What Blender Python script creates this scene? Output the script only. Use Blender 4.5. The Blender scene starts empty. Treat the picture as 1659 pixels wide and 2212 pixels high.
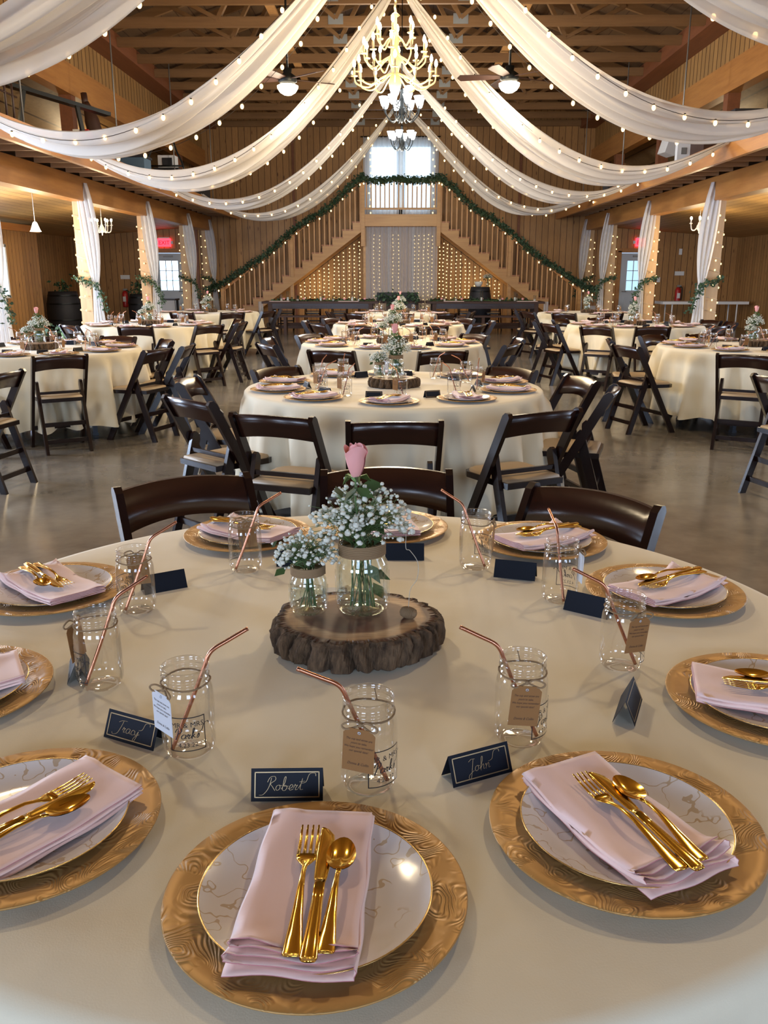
import bpy, math, random
import numpy as np
from mathutils import Matrix, Vector, Euler
PI=math.pi; R=math.radians
S=bpy.context.scene; COL=S.collection
RND=random.Random(7)
# ---------------------------------------------------------------- camera, world, lights, exposure
FPX=1866.5; PITCH=R(15.37); YAW=R(.84); H=1.411
cam=bpy.data.cameras.new('camera'); cam_ob=bpy.data.objects.new('camera',cam); COL.objects.link(cam_ob)
cam.sensor_fit='VERTICAL'; cam.sensor_height=24; cam.lens=24*FPX/2212; cam.clip_start=.05; cam.clip_end=200
cam_ob.location=(0,0,H); cam_ob.rotation_euler=(PI/2-PITCH,0,YAW); S.camera=cam_ob
S.view_settings.view_transform='Standard'; S.view_settings.look='None'; S.view_settings.gamma=1
S.view_settings.exposure=0.88
W=bpy.data.worlds.new('world'); S.world=W; W.use_nodes=True
W.node_tree.nodes['Background'].inputs[0].default_value=(.55,.72,1,1); W.node_tree.nodes['Background'].inputs[1].default_value=.6
cy=S.cycles
cy.max_bounces=6; cy.diffuse_bounces=3; cy.glossy_bounces=3; cy.transmission_bounces=6; cy.transparent_max_bounces=24
cy.sample_clamp_indirect=4; cy.sample_clamp_direct=0; cy.caustics_reflective=False; cy.caustics_refractive=False
def area(name,loc,rot,sx,sy,power,col):
    l=bpy.data.lights.new(name,'AREA'); l.shape='RECTANGLE'; l.size=sx; l.size_y=sy; l.energy=power; l.color=col
    o=bpy.data.objects.new(name,l); o.location=loc; o.rotation_euler=rot; COL.objects.link(o); return o
def point(name,loc,power,col,rad=.1):
    l=bpy.data.lights.new(name,'POINT'); l.energy=power; l.color=col; l.shadow_soft_size=rad
    o=bpy.data.objects.new(name,l); o.location=loc; COL.objects.link(o); return o
COOL=(.60,.75,1.0); WARM=(1.0,.77,.46)
# daylight through the windows of the rear wall and of the two aisles
for x,pw in ((-6.2,150),(-2.2,105),(2.2,70),(6.2,70)): area('daylight_rear',(x,-4.9,1.9),(R(90),0,0),1.8,1.9,pw,COOL)
for y,pw in ((1.5,60),(7,330),(12.5,240)):
    area('daylight_left',(-9.0 if y>99 else -7.9,y,1.6),(R(90),0,R(-90)),1.6,1.3,pw,COOL)
    area('daylight_right',(8.9,y,1.6),(R(90),0,R(90)),1.6,1.3,pw*.3,COOL)
# ---------------------------------------------------------------- pixel to space helper
_r=Vector((math.cos(YAW),math.sin(YAW),0)); _f=Vector((-math.sin(YAW)*math.cos(PITCH),math.cos(YAW)*math.cos(PITCH),-math.sin(PITCH))); _u=_r.cross(_f)
def ray(x,y): return _f+_r*((x-829.5)/FPX)+_u*((1106-y)/FPX)
def at(x,y,z): d=ray(x,y); return Vector((0,0,H))+d*((z-H)/d.z)
def atY(x,y,Y): d=ray(x,y); return Vector((0,0,H))+d*(Y/d.y)
# ---------------------------------------------------------------- materials
MAT={}
def mat(name,col,rough=.5,metal=0,spec=None,emit=None,es=0,**k):
    m=bpy.data.materials.new(name); m.use_nodes=True; b=m.node_tree.nodes['Principled BSDF']
    b.inputs['Base Color'].default_value=(*col,1); b.inputs['Roughness'].default_value=rough; b.inputs['Metallic'].default_value=metal
    if spec is not None: b.inputs['Specular IOR Level'].default_value=spec
    if emit: b.inputs['Emission Color'].default_value=(*emit,1); b.inputs['Emission Strength'].default_value=es; 
    for kk,v in k.items(): b.inputs[kk.replace('_',' ')].default_value=v
    MAT[name]=m; return m
class N:
    def __init__(s,m): s.t=m.node_tree; s.b=s.t.nodes.get('Principled BSDF')
    def n(s,typ,**k):
        n=s.t.nodes.new(typ)
        for a,v in k.items(): setattr(n,a,v)
        return n
    def l(s,a,b): s.t.links.new(a,b)
    def val(s,sock,v):
        if isinstance(v,(int,float)): sock.default_value=v
        elif isinstance(v,tuple): sock.default_value=v
        else: s.l(v,sock)
    def math(s,op,a,b=0.0,c=None):
        n=s.n('ShaderNodeMath',operation=op); s.val(n.inputs[0],a); s.val(n.inputs[1],b)
        if c is not None: s.val(n.inputs[2],c)
        return n.outputs[0]
    def mix(s,f,a,b):
        n=s.n('ShaderNodeMix',data_type='RGBA'); s.val(n.inputs[0],f); s.val(n.inputs[6],a); s.val(n.inputs[7],b); return n.outputs[2]
    def vec(s,x,y,z):
        n=s.n('ShaderNodeCombineXYZ'); s.val(n.inputs[0],x); s.val(n.inputs[1],y); s.val(n.inputs[2],z); return n.outputs[0]
    def noise(s,v,sc,det=3,rough=.5):
        n=s.n('ShaderNodeTexNoise'); s.l(v,n.inputs['Vector']); n.inputs['Scale'].default_value=sc; n.inputs['Detail'].default_value=det; n.inputs['Roughness'].default_value=rough; return n.outputs[0]
    def ramp(s,f,a,b):
        n=s.n('ShaderNodeMapRange'); s.l(f,n.inputs[0]); n.inputs[1].default_value=a; n.inputs[2].default_value=b; return n.outputs[0]
    def bump(s,h,st,dist=.01):
        n=s.n('ShaderNodeBump'); n.inputs['Strength'].default_value=st; n.inputs['Distance'].default_value=dist; s.l(h,n.inputs['Height']); s.l(n.outputs[0],s.b.inputs['Normal'])
    def pos(s): return s.n('ShaderNodeNewGeometry').outputs['Position']
    def obj(s): return s.n('ShaderNodeTexCoord').outputs['Object']
def c4(c): return (*c,1)
def boards(name,across,along,width,base,dark,knot=1.0,rough=.55,gw=.0065):
    m=mat(name,base,rough); n=N(m)
    sp=n.n('ShaderNodeSeparateXYZ'); n.l(n.pos(),sp.inputs[0]); ax={'x':0,'y':1,'z':2}
    a=n.math('DIVIDE',n.math('ADD',sp.outputs[ax[across]],100.03),width); idx=n.math('FLOOR',a); fr=n.math('FRACT',a)
    wn=n.n('ShaderNodeTexWhiteNoise',noise_dimensions='1D'); n.l(idx,wn.inputs['W']); rv=wn.outputs['Value']
    al=sp.outputs[ax[along]]; al2=n.math('ADD',al,n.math('MULTIPLY',rv,37.0))
    v=n.vec(n.math('MULTIPLY',fr,width*9),n.math('MULTIPLY',al2,.9),n.math('MULTIPLY',idx,3.3))
    g=n.noise(v,6,4,.6)
    col=n.mix(n.ramp(g,.35,.7),c4(base),c4(tuple(b*.68+d*.32 for b,d in zip(base,dark))))
    col=n.mix(n.math('MULTIPLY',rv,.5),col,c4(tuple(b*.5 for b in base)))
    if knot:
        vo=n.n('ShaderNodeTexVoronoi'); vo.inputs['Scale'].default_value=1
        n.l(n.vec(n.math('MULTIPLY',fr,width*8),n.math('MULTIPLY',al2,2.4),n.math('MULTIPLY',idx,5.1)),vo.inputs['Vector'])
        k=n.math('MULTIPLY',n.ramp(vo.outputs['Distance'],.17,.07),.8*knot)
        col=n.mix(k,col,c4(dark))
    gr=n.math('GREATER_THAN',n.math('ABSOLUTE',n.math('SUBTRACT',fr,.5)),.5-gw/width)
    col=n.mix(gr,col,c4(tuple(d*.6 for d in dark)))
    n.l(col,n.b.inputs['Base Color']); n.bump(n.math('SUBTRACT',n.math('MULTIPLY',g,.2),gr),.5,.006); return m
def wood(name,base,dark,rough=.5,axis=0,scale=5,streak=.5):
    m=mat(name,base,rough); n=N(m); mp=n.n('ShaderNodeMapping'); sc=[12,12,12]; sc[axis]=1.0
    mp.inputs['Scale'].default_value=sc; n.l(n.obj(),mp.inputs[0]); g=n.noise(mp.outputs[0],scale*.3,4,.6)
    n.l(n.mix(n.math('MULTIPLY',n.ramp(g,.35,.7),streak),c4(base),c4(dark)),n.b.inputs['Base Color']); n.bump(g,.15,.003); return m
boards('pine_wall','x','z',.17,(.50,.27,.095),(.11,.035,.012))
boards('pine_wall_side','y','z',.17,(.46,.25,.085),(.11,.035,.012))
boards('pine_upper_wall','y','z',.2,(.44,.25,.085),(.12,.045,.014),.4,.55,.014)
boards('pine_aisle_ceiling','x','y',.2,(.60,.36,.13),(.25,.11,.03),.7)
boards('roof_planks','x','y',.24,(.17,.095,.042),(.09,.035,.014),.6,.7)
boards('loft_lining','z','y',.2,(.50,.33,.15),(.12,.06,.025),.6)
boards('mezzanine_planks','y','x',.14,(.48,.30,.15),(.10,.035,.015),.6)
wood('glulam_beam',(.46,.21,.055),(.25,.085,.02),.5,1,4)
wood('fascia_wood',(.52,.23,.06),(.30,.10,.025),.38,1,4)
wood('red_beam',(.22,.075,.028),(.11,.035,.014),.55,1,4)
wood('truss_wood',(.24,.125,.046),(.14,.065,.022),.6,0,4)
wood('joist_wood',(.42,.26,.14),(.28,.15,.07),.6,0,4)
wood('stair_wood',(.55,.30,.10),(.34,.15,.045),.45,0,4)
wood('baluster_wood',(.60,.32,.12),(.40,.19,.06),.45,2,4)
wood('tread_wood',(.36,.13,.04),(.20,.065,.02),.45,0,4)
wood('post_wood',(.52,.34,.17),(.36,.20,.09),.5,2,4)
wood('dark_table_wood',(.045,.016,.010),(.02,.008,.005),.6,0,5)
wood('chair_wood',(.012,.004,.003),(.006,.002,.0015),.24,2,5)
wood('chair_slat_wood',(.030,.009,.005),(.012,.004,.0025),.25,0,7,.9)
mat('chair_cushion',(.42,.31,.19),.5)
mat('metal_plate_grey',(.32,.33,.32),.5,.6)
def concrete():
    m=mat('polished_concrete',(.24,.2,.16),.16); n=N(m); p=n.pos()
    a=n.noise(p,.8,5,.6); b=n.noise(p,6,4,.6); f=n.math('ADD',n.math('MULTIPLY',a,.7),n.math('MULTIPLY',b,.3))
    col=n.mix(n.ramp(f,.36,.64),c4((.12,.108,.092)),c4((.25,.222,.188)))
    sp=n.n('ShaderNodeSeparateXYZ'); n.l(p,sp.inputs[0])
    jx=n.math('LESS_THAN',n.math('FRACT',n.math('DIVIDE',n.math('ADD',sp.outputs[0],101.4),3.6)),.0025); jy=n.math('LESS_THAN',n.math('FRACT',n.math('DIVIDE',n.math('ADD',sp.outputs[1],100.9),3.6)),.0025)
    col=n.mix(n.math('MULTIPLY',n.math('MAXIMUM',jx,jy),.75),col,(.03,.025,.02,1))
    n.l(col,n.b.inputs['Base Color']); n.l(n.math('ADD',.10,n.math('MULTIPLY',b,.16)),n.b.inputs['Roughness']); n.bump(a,.05,.01)
concrete()
def cloth(name,col,rough=.85,sheen=.2,bs=900,st=.12,trans=0):
    m=mat(name,col,rough,0,.2); n=N(m); n.b.inputs['Sheen Weight'].default_value=sheen
    a=n.noise(n.obj(),bs,1); w=n.noise(n.obj(),7,3); n.bump(n.math('ADD',n.math('MULTIPLY',a,.04),w),st,.01)
    return m
cloth('ivory_tablecloth',(.77,.695,.52),.7,.25,500,.25)
cloth('pink_napkin',(.86,.60,.54),.62,.5,700,.10)
mat('napkin_hem',(.50,.20,.21),.8)
def sheer(name,col,alpha,tr=.5):
    m=bpy.data.materials.new(name); m.use_nodes=True; t=m.node_tree; n=N(m); t.nodes.remove(n.b)
    d=n.n('ShaderNodeBsdfDiffuse'); d.inputs[0].default_value=c4(col); e=n.n('ShaderNodeBsdfTranslucent'); e.inputs[0].default_value=c4(col)
    a=n.n('ShaderNodeMixShader'); a.inputs[0].default_value=tr; n.l(d.outputs[0],a.inputs[1]); n.l(e.outputs[0],a.inputs[2])
    tp=n.n('ShaderNodeBsdfTransparent'); b=n.n('ShaderNodeMixShader')
    lw=n.n('ShaderNodeLayerWeight'); lw.inputs[0].default_value=.35
    f=n.math('MULTIPLY_ADD',lw.outputs['Facing'],-alpha*.9,alpha); n.l(f,b.inputs[0])
    n.l(a.outputs[0],b.inputs[1]); n.l(tp.outputs[0],b.inputs[2]); n.l(b.outputs[0],t.nodes['Material Output'].inputs[0]); MAT[name]=m
sheer('sheer_fabric',(.88,.84,.78),.22,.5); sheer('sheer_curtain',(.78,.80,.84),.36); sheer('post_sheer',(.92,.94,.97),.08)
def clear(name,tint=(1,1,1),blend=.10,base=.04,rough=.02,cap=.34):
    m=bpy.data.materials.new(name); m.use_nodes=True; t=m.node_tree; n=N(m); t.nodes.remove(n.b)
    tp=n.n('ShaderNodeBsdfTransparent'); tp.inputs[0].default_value=c4(tint)
    g=n.n('ShaderNodeBsdfGlossy'); g.inputs['Roughness'].default_value=rough; g.inputs[0].default_value=(1,1,1,1)
    lw=n.n('ShaderNodeLayerWeight'); lw.inputs[0].default_value=blend
    f=n.math('MINIMUM',n.math('ADD',n.math('MULTIPLY',lw.outputs['Fresnel'],.9),base),cap); mx=n.n('ShaderNodeMixShader'); n.l(f,mx.inputs[0]); n.l(tp.outputs[0],mx.inputs[1]); n.l(g.outputs[0],mx.inputs[2])
    n.l(mx.outputs[0],t.nodes['Material Output'].inputs[0]); MAT[name]=m
clear('clear_plastic',(.975,.975,.97),.16,.06,.05,.42); clear('vase_glass',(.96,.98,.97),.14,.05,.02); clear('water',(.90,.93,.92),.25,.03,.01)
def charger():
    m=mat('gold_charger',(.50,.27,.075),.46,.35); n=N(m); o=n.obj()
    mp=n.n('ShaderNodeMapping'); mp.inputs['Scale'].default_value=(1,1,1); n.l(o,mp.inputs[0])
    nz=n.n('ShaderNodeTexNoise'); nz.inputs['Scale'].default_value=17; nz.inputs['Detail'].default_value=1; n.l(mp.outputs[0],nz.inputs['Vector'])
    add=n.n('ShaderNodeVectorMath',operation='MULTIPLY_ADD'); n.l(nz.outputs['Color'],add.inputs[0]); add.inputs[1].default_value=(.06,.06,0); n.l(mp.outputs[0],add.inputs[2])
    k=n.noise(add.outputs[0],21,0); wv=n.math('SINE',n.math('MULTIPLY',k,110.0)); wv=n.math('MULTIPLY_ADD',wv,.5,.5)
    msk=n.ramp(n.noise(o,24,1),.44,.58); h=n.math('MULTIPLY',wv,msk)
    n.bump(h,.75,.0016)
    n.l(n.mix(n.math('MULTIPLY',h,.3),(.44,.245,.075,1),(.56,.34,.13,1)),n.b.inputs['Base Color'])
charger()
def plate():
    m=mat('pearl_plate',(.74,.70,.70),.16,0,.6); n=N(m); o=n.obj()
    nz=n.n('ShaderNodeTexNoise'); nz.inputs['Scale'].default_value=34; nz.inputs['Detail'].default_value=1.5; n.l(o,nz.inputs['Vector'])
    line=n.math('LESS_THAN',n.math('ABSOLUTE',n.math('SUBTRACT',nz.outputs[0],.5)),.012); ms=n.ramp(n.noise(o,13,1),.45,.5)
    f=n.math('MULTIPLY',n.math('MULTIPLY',line,ms),.75); n.l(n.mix(f,(.78,.75,.75,1),(.50,.36,.20,1)),n.b.inputs['Base Color'])
    n.bump(n.noise(o,45,1),.12,.002)
plate()
mat('gold_rim',(.75,.52,.20),.25,.9); mat('gold_cutlery',(.90,.56,.09),.13,1.0); mat('gold_foil',(.42,.31,.17),.4,.6)
mat('copper_straw',(.50,.22,.13),.25,.9); mat('navy_card',(.003,.006,.014),.6,0,.25); mat('kraft_paper',(.27,.135,.052),.85,0,.1); mat('pale_paper_and_glare',(.62,.64,.68),.7)  # pale paper for slip and eyelets; on jar tags it paints window glare
mat('twine',(.27,.18,.10),.95,0,.1); mat('black_print',(.012,.012,.014),.5); mat('tag_ink',(.06,.03,.02),.7)
mat('blossom_white',(.68,.69,.60),.9,0,.1); mat('leaf_green',(.045,.085,.022),.5); mat('stem_green',(.09,.16,.05),.6); mat('garland_green',(.045,.09,.045),.6)
mat('rose_pink',(.82,.38,.36),.6); mat('bud_green',(.20,.36,.12),.5)
mat('black_iron',(.015,.017,.018),.4,.6); mat('cream_enamel',(.72,.58,.34),.35,.3); mat('white_enamel',(.75,.74,.70),.4)
mat('white_plastic',(.78,.80,.82),.45); mat('door_paint',(.50,.55,.60),.45); mat('wire_dark',(.03,.02,.015),.7); mat('clear_wire',(.5,.45,.35),.5); mat('red_paint',(.45,.02,.02),.35); mat('steel_rod',(.28,.28,.27),.5,.5)
mat('dark_vinyl',(.02,.02,.025),.6); mat('blue_plastic',(.10,.17,.24),.5); mat('brown_leather',(.05,.02,.012),.5); mat('table_leg_metal',(.10,.12,.15),.4,.5)
def emis(name,col,s,sample='NONE'):
    m=mat(name,(0,0,0),.5,0,0,col,s); m.cycles.emission_sampling=sample; return m
emis('bulb_warm',(1,.60,.24),2.6); emis('bulb_yellow',(1,.72,.30),1.6); emis('candle_bulb',(1,.80,.45),22); emis('shade_glow',(.86,.95,1),7); emis('fan_bowl',(1,.84,.60),6)
emis('daylight_glass',(.58,.80,1),1.9); emis('window_glass_dim',(.50,.76,1),.7); emis('exit_red',(1,.03,.05),2.6); emis('exit_letters',(.35,.0,.01),.6); emis('led_warm',(1,.70,.35),8)
def barkm():
    m=mat('bark',(.10,.065,.045),.95); n=N(m); mp=n.n('ShaderNodeMapping'); mp.inputs['Scale'].default_value=(60,60,16); n.l(n.obj(),mp.inputs[0]); g=n.noise(mp.outputs[0],1.1,5,.65)
    n.l(n.mix(n.ramp(g,.32,.68),(.022,.012,.006,1),(.16,.098,.052,1)),n.b.inputs['Base Color']); n.bump(g,.9,.006)
    m=mat('slice_top',(.35,.19,.10),.6); n=N(m); sp=n.n('ShaderNodeSeparateXYZ'); n.l(n.obj(),sp.inputs[0])
    r=n.math('SQRT',n.math('ADD',n.math('POWER',n.math('MULTIPLY',sp.outputs[0],6.06),2),n.math('POWER',n.math('MULTIPLY',sp.outputs[1],6.9),2)))
    r2=n.math('ADD',r,n.math('MULTIPLY',n.noise(n.obj(),14,3),.16))
    cr=n.n('ShaderNodeValToRGB'); n.l(r2,cr.inputs[0]); e=cr.color_ramp.elements; e[0].position=.0; e[0].color=(.20,.085,.045,1); e[1].position=.99; e[1].color=(.09,.035,.018,1)
    for p,c in ((.50,(.12,.045,.025,1)),(.64,(.17,.07,.035,1)),(.70,(.55,.36,.20,1)),(.84,(.46,.27,.13,1)),(.89,(.10,.04,.02,1))):
        q=e.new(p); q.color=c
    mp=n.n('ShaderNodeMapping'); mp.inputs['Scale'].default_value=(18,150,1); mp.inputs['Rotation'].default_value=(0,0,.35); n.l(n.obj(),mp.inputs[0]); st=n.noise(mp.outputs[0],1,2)
    n.l(n.mix(n.math('MULTIPLY',n.ramp(st,.45,.7),.3),cr.outputs[0],(.10,.04,.02,1)),n.b.inputs['Base Color']); n.bump(st,.2,.001)
barkm()
# ---------------------------------------------------------------- mesh builder
class M:
    def __init__(s): s.v=[];s.f=[];s.m=[];s.sm=[];s.names=[];s.mi=0;s.smooth=False;s.T=None
    def use(s,name,smooth=None):
        if name not in s.names: s.names.append(name)
        s.mi=s.names.index(name)
        if smooth is not None: s.smooth=smooth
        return s
    def add(s,vs,fs):
        o=len(s.v)
        for v in vs: s.v.append(tuple(s.T@Vector(v)) if s.T is not None else tuple(v))
        for f in fs: s.f.append(tuple(i+o for i in f)); s.m.append(s.mi); s.sm.append(s.smooth)
        return s
    def box(s,c,d,rot=None):
        x,y,z=d[0]/2,d[1]/2,d[2]/2; vs=[Vector((a,b,e)) for a in(-x,x) for b in(-y,y) for e in(-z,z)]
        if rot is not None: q=Euler(rot).to_matrix(); vs=[q@v for v in vs]
        s.add([v+Vector(c) for v in vs],[(0,1,3,2),(4,6,7,5),(0,4,5,1),(2,3,7,6),(0,2,6,4),(1,5,7,3)]); return s
    def beam(s,a,b,w,h,up=(0,0,1)):
        a=Vector(a);b=Vector(b);d=(b-a).normalized(); u=Vector(up); r=d.cross(u)
        if r.length<1e-4: r=d.cross(Vector((1,0,0)))
        r.normalize(); u=r.cross(d)
        vs=[p+r*(i*w/2)+u*(j*h/2) for p in(a,b) for i in(-1,1) for j in(-1,1)]
        s.add(vs,[(0,1,3,2),(4,6,7,5),(0,4,5,1),(2,3,7,6),(0,2,6,4),(1,5,7,3)]); return s
    def tube(s,pts,r,n=6,cap=True):
        pts=[Vector(p) for p in pts]; k=len(pts); rr=r if isinstance(r,(list,tuple)) else [r]*k
        vs=[];prev=None
        for i,p in enumerate(pts):
            d=(pts[min(i+1,k-1)]-pts[max(i-1,0)]); d=d.normalized() if d.length>1e-9 else Vector((0,0,1))
            if prev is None:
                a=d.cross(Vector((0,0,1))); a=a if a.length>1e-3 else d.cross(Vector((1,0,0)))
            else: a=prev-d*prev.dot(d)
            a.normalize(); prev=a; b=d.cross(a)
            for j in range(n): t=2*PI*j/n; vs.append(p+(a*math.cos(t)+b*math.sin(t))*rr[i])
        fs=[(i*n+j,i*n+(j+1)%n,(i+1)*n+(j+1)%n,(i+1)*n+j) for i in range(k-1) for j in range(n)]
        if cap: fs+= [tuple(range(n))[::-1],tuple((k-1)*n+j for j in range(n))]
        s.add(vs,fs); return s
    def lathe(s,prof,n=24,c=(0,0,0)):
        vs=[];k=len(prof)
        for r,z in prof:
            for j in range(n): t=2*PI*j/n; vs.append((c[0]+r*math.cos(t),c[1]+r*math.sin(t),c[2]+z))
        s.add(vs,[(i*n+j,i*n+(j+1)%n,(i+1)*n+(j+1)%n,(i+1)*n+j) for i in range(k-1) for j in range(n)]); return s
    def grid(s,fn,nu,nv,closeu=False):
        vs=[fn(i/(nu if closeu else nu-1),j/(nv-1)) for i in range(nu) for j in range(nv)]; m=nu if closeu else nu-1
        s.add(vs,[(i*nv+j,((i+1)%nu)*nv+j,((i+1)%nu)*nv+j+1,i*nv+j+1) for i in range(m) for j in range(nv-1)]); return s
    def poly(s,pts,th,axis=1,c=0):
        # prism: pts in the plane across axis, thickness th centred on c
        k=len(pts)
        def P(p,o):
            if axis==1: return (p[0],c+o,p[1])
            if axis==0: return (c+o,p[0],p[1])
            return (p[0],p[1],c+o)
        vs=[P(p,-th/2) for p in pts]+[P(p,th/2) for p in pts]
        s.add(vs,[tuple(range(k)),tuple(range(2*k-1,k-1,-1))]+[(i,i+k,(i+1)%k+k,(i+1)%k) for i in range(k)]); return s
    def ball(s,c,r,seg=8,ring=5,sq=(1,1,1),jit=0):
        vs=[(c[0],c[1],c[2]-r*sq[2])]
        for i in range(1,ring):
            ph=-PI/2+PI*i/ring
            for j in range(seg):
                t=2*PI*j/seg; q=1+(RND.uniform(-jit,jit) if jit else 0); vs.append((c[0]+r*q*sq[0]*math.cos(ph)*math.cos(t),c[1]+r*q*sq[1]*math.cos(ph)*math.sin(t),c[2]+r*q*sq[2]*math.sin(ph)))
        vs.append((c[0],c[1],c[2]+r*sq[2])); L=len(vs)-1
        fs=[(0,1+(j+1)%seg,1+j) for j in range(seg)]+[(1+i*seg+j,1+i*seg+(j+1)%seg,1+(i+1)*seg+(j+1)%seg,1+(i+1)*seg+j) for i in range(ring-2) for j in range(seg)]+[(L,L-seg+j,L-seg+(j+1)%seg) for j in range(seg)]
        s.add(vs,fs); return s
    def mesh(s,name):
        me=bpy.data.meshes.new(name); me.from_pydata(s.v,[],s.f)
        for nm in s.names: me.materials.append(MAT[nm])
        me.polygons.foreach_set('material_index',s.m); me.polygons.foreach_set('use_smooth',s.sm); me.update(); return me
def setp(o,label=None,cat=None,group=None,kind=None):
    if label: o['label']=label
    if cat: o['category']=cat
    if group: o['group']=group
    if kind: o['kind']=kind
    return o
def obj(name,m,parent=None,loc=None,rz=0,label=None,cat=None,group=None,kind=None):
    me=m.mesh(name) if isinstance(m,M) else m
    o=bpy.data.objects.new(name,me); COL.objects.link(o)
    if loc is not None: o.location=loc
    if rz: o.rotation_euler=(0,0,rz)
    if parent is not None: o.parent=parent
    return setp(o,label,cat,group,kind)
def thing(name,label,cat,loc=(0,0,0),rz=0,group=None):
    o=bpy.data.objects.new(name,None); COL.objects.link(o); o.location=loc; o.rotation_euler=(0,0,rz); return setp(o,label,cat,group)
KIDS={}
def kids(o):
    return [c for c in o.children]
def copy_tree(o,parent=None):
    c=o.copy(); COL.objects.link(c); c.parent=parent
    for ch in PROTO_KIDS.get(o.name) or list(o.children): copy_tree(ch,c)
    return c
PROTO_KIDS={}
class Proto:
    """first use hands out the thing itself, later uses copies of it with its parts"""
    def __init__(s,o): s.o=o; s.used=False; s.cache(o)
    def cache(s,o):
        PROTO_KIDS[o.name]=list(o.children)
        for c in PROTO_KIDS[o.name]: s.cache(c)
    def put(s,loc,rz=0,label=None,group=None,rot=None,scale=None):
        o=s.o if not s.used else copy_tree(s.o); s.used=True
        o.location=loc; o.rotation_euler=rot if rot else (0,0,rz)
        if scale: o.scale=(scale,)*3 if isinstance(scale,(int,float)) else scale
        if label: o['label']=label
        if group: o['group']=group
        return o
def text_mesh(body,size,mat_name,shear=0,align='CENTER',space=1.0,extrude=0.0,res=2):
    cu=bpy.data.curves.new('text','FONT'); cu.body=body; cu.size=size; cu.shear=shear; cu.align_x=align; cu.resolution_u=res; cu.space_line=space; cu.extrude=extrude
    o=bpy.data.objects.new('text',cu); COL.objects.link(o); dg=bpy.context.evaluated_depsgraph_get(); dg.update()
    me=bpy.data.meshes.new_from_object(o.evaluated_get(dg)); COL.objects.unlink(o); bpy.data.objects.remove(o)
    me.materials.clear(); me.materials.append(MAT[mat_name]); return me
def spline(pts,n=6):
    P=[Vector(p) for p in pts]; out=[]
    for i in range(len(P)-1):
        a=P[max(i-1,0)];b=P[i];c=P[i+1];d=P[min(i+2,len(P)-1)]
        for k in range(n):
            t=k/n; out.append(.5*((2*b)+(c-a)*t+(2*a-5*b+4*c-d)*t*t+(3*b-a-3*c+d)*t**3))
    out.append(P[-1]); return out
# cursive hand: strokes on a unit em, drawn as thin ribbons
GL={'a':([[(.42,.38),(.2,.42),(.05,.22),(.15,.02),(.35,.12),(.43,.38),(.4,.1),(.55,.05)]],.52),
'b':([[(0,.1),(.18,.55),(.2,.95),(.1,.9),(.08,.4),(.1,.05),(.3,.02),(.4,.25),(.25,.38),(.18,.3),(.5,.32)]],.48),
'c':([[(.36,.34),(.2,.42),(.06,.2),(.16,.02),(.42,.1)]],.4),
'e':([[(0,.12),(.25,.2),(.32,.36),(.2,.42),(.08,.22),(.18,.02),(.4,.12)]],.4),
'h':([[(0,.1),(.2,.6),(.22,.95),(.12,.85),(.1,.0),(.12,.2),(.28,.4),(.34,.3),(.34,.06),(.48,.08)]],.48),
'n':([[(0,.3),(.08,.38),(.08,.0),(.1,.2),(.26,.4),(.32,.3),(.32,.06),(.46,.1)]],.46),
'o':([[(.28,.4),(.1,.34),(.06,.14),(.18,.02),(.34,.14),(.32,.34),(.22,.4),(.48,.34)]],.46),
'r':([[(0,.18),(.08,.44),(.12,.34),(.26,.38),(.17,.22),(.16,.04),(.32,.1)]],.34),
't':([[(0,.15),(.16,.5),(.2,.85),(.15,.4),(.16,.08),(.36,.08)],[(.02,.6),(.4,.66)]],.36),
'y':([[(0,.38),(.06,.12),(.2,.08),(.34,.4),(.3,0),(.18,-.4),(.02,-.35),(.16,-.05),(.5,.2)]],.5),
'k':([[(0,.1),(.18,.6),(.2,.95),(.1,.85),(.1,0),(.12,.2),(.3,.4),(.2,.22),(.4,.04)]],.42),
's':([[(.1,.1),(.22,.4),(.28,.15),(.18,0),(.06,.06)]],.34),
'R':([[(-.5,-.3),(-.2,-.25),(.1,.2),(.2,.9)],[(-.05,.6),(.1,.95),(.42,1.0),(.5,.75),(.2,.5),(.35,.3),(.6,.0)]],.58),
'J':([[(-.05,.8),(.2,.95),(.5,.92)],[(.35,.92),(.28,.3),(.2,-.35),(0,-.4),(.05,-.15),(.45,.1)]],.48),
'T':([[(-.2,.75),(.1,.92),(.6,.95)],[(.25,.92),(.15,.4),(-.05,-.15),(-.45,-.3),(-.6,-.15)]],.38),
'P':([[(.1,-.1),(.2,.5),(.22,.9)],[(-.05,.6),(.1,.95),(.42,.98),(.48,.7),(.2,.45)]],.5)}
def script_mesh(m,word,size,x0,y0,th,put,tail=False):
    """ribbons for a word; put(x,y) maps the flat writing onto a surface"""
    x=x0
    strokes=[]
    for ch in word:
        st,ad=GL[ch]
        for s_ in st: strokes.append([(x+(p[0]+.18*p[1])*size,y0+p[1]*size) for p in s_])
        x+=ad*size
    if tail: strokes.append([(x-.1*size,y0+.5*size),(x+.25*size,y0+.62*size),(x+.5*size,y0+1.15*size),(x+.9*size,y0+1.2*size),(x+.95*size,y0+1.0*size)])
    for s_ in strokes:
        P=spline([(a,b,0) for a,b in s_],5); vs=[];
        for i,p in enumerate(P):
            d=P[min(i+1,len(P)-1)]-P[max(i-1,0)]; d.normalize(); w=th*(.5+.5*abs(d.y)); q=Vector((-d.y,d.x,0))*w/2
            vs+= [put(p.x+q.x,p.y+q.y),put(p.x-q.x,p.y-q.y)]
        m.add(vs,[(2*i,2*i+1,2*i+3,2*i+2) for i in range(len(P)-1)])
    return x
def word_w(word,size): return sum(GL[c][1] for c in word)*size
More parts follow.
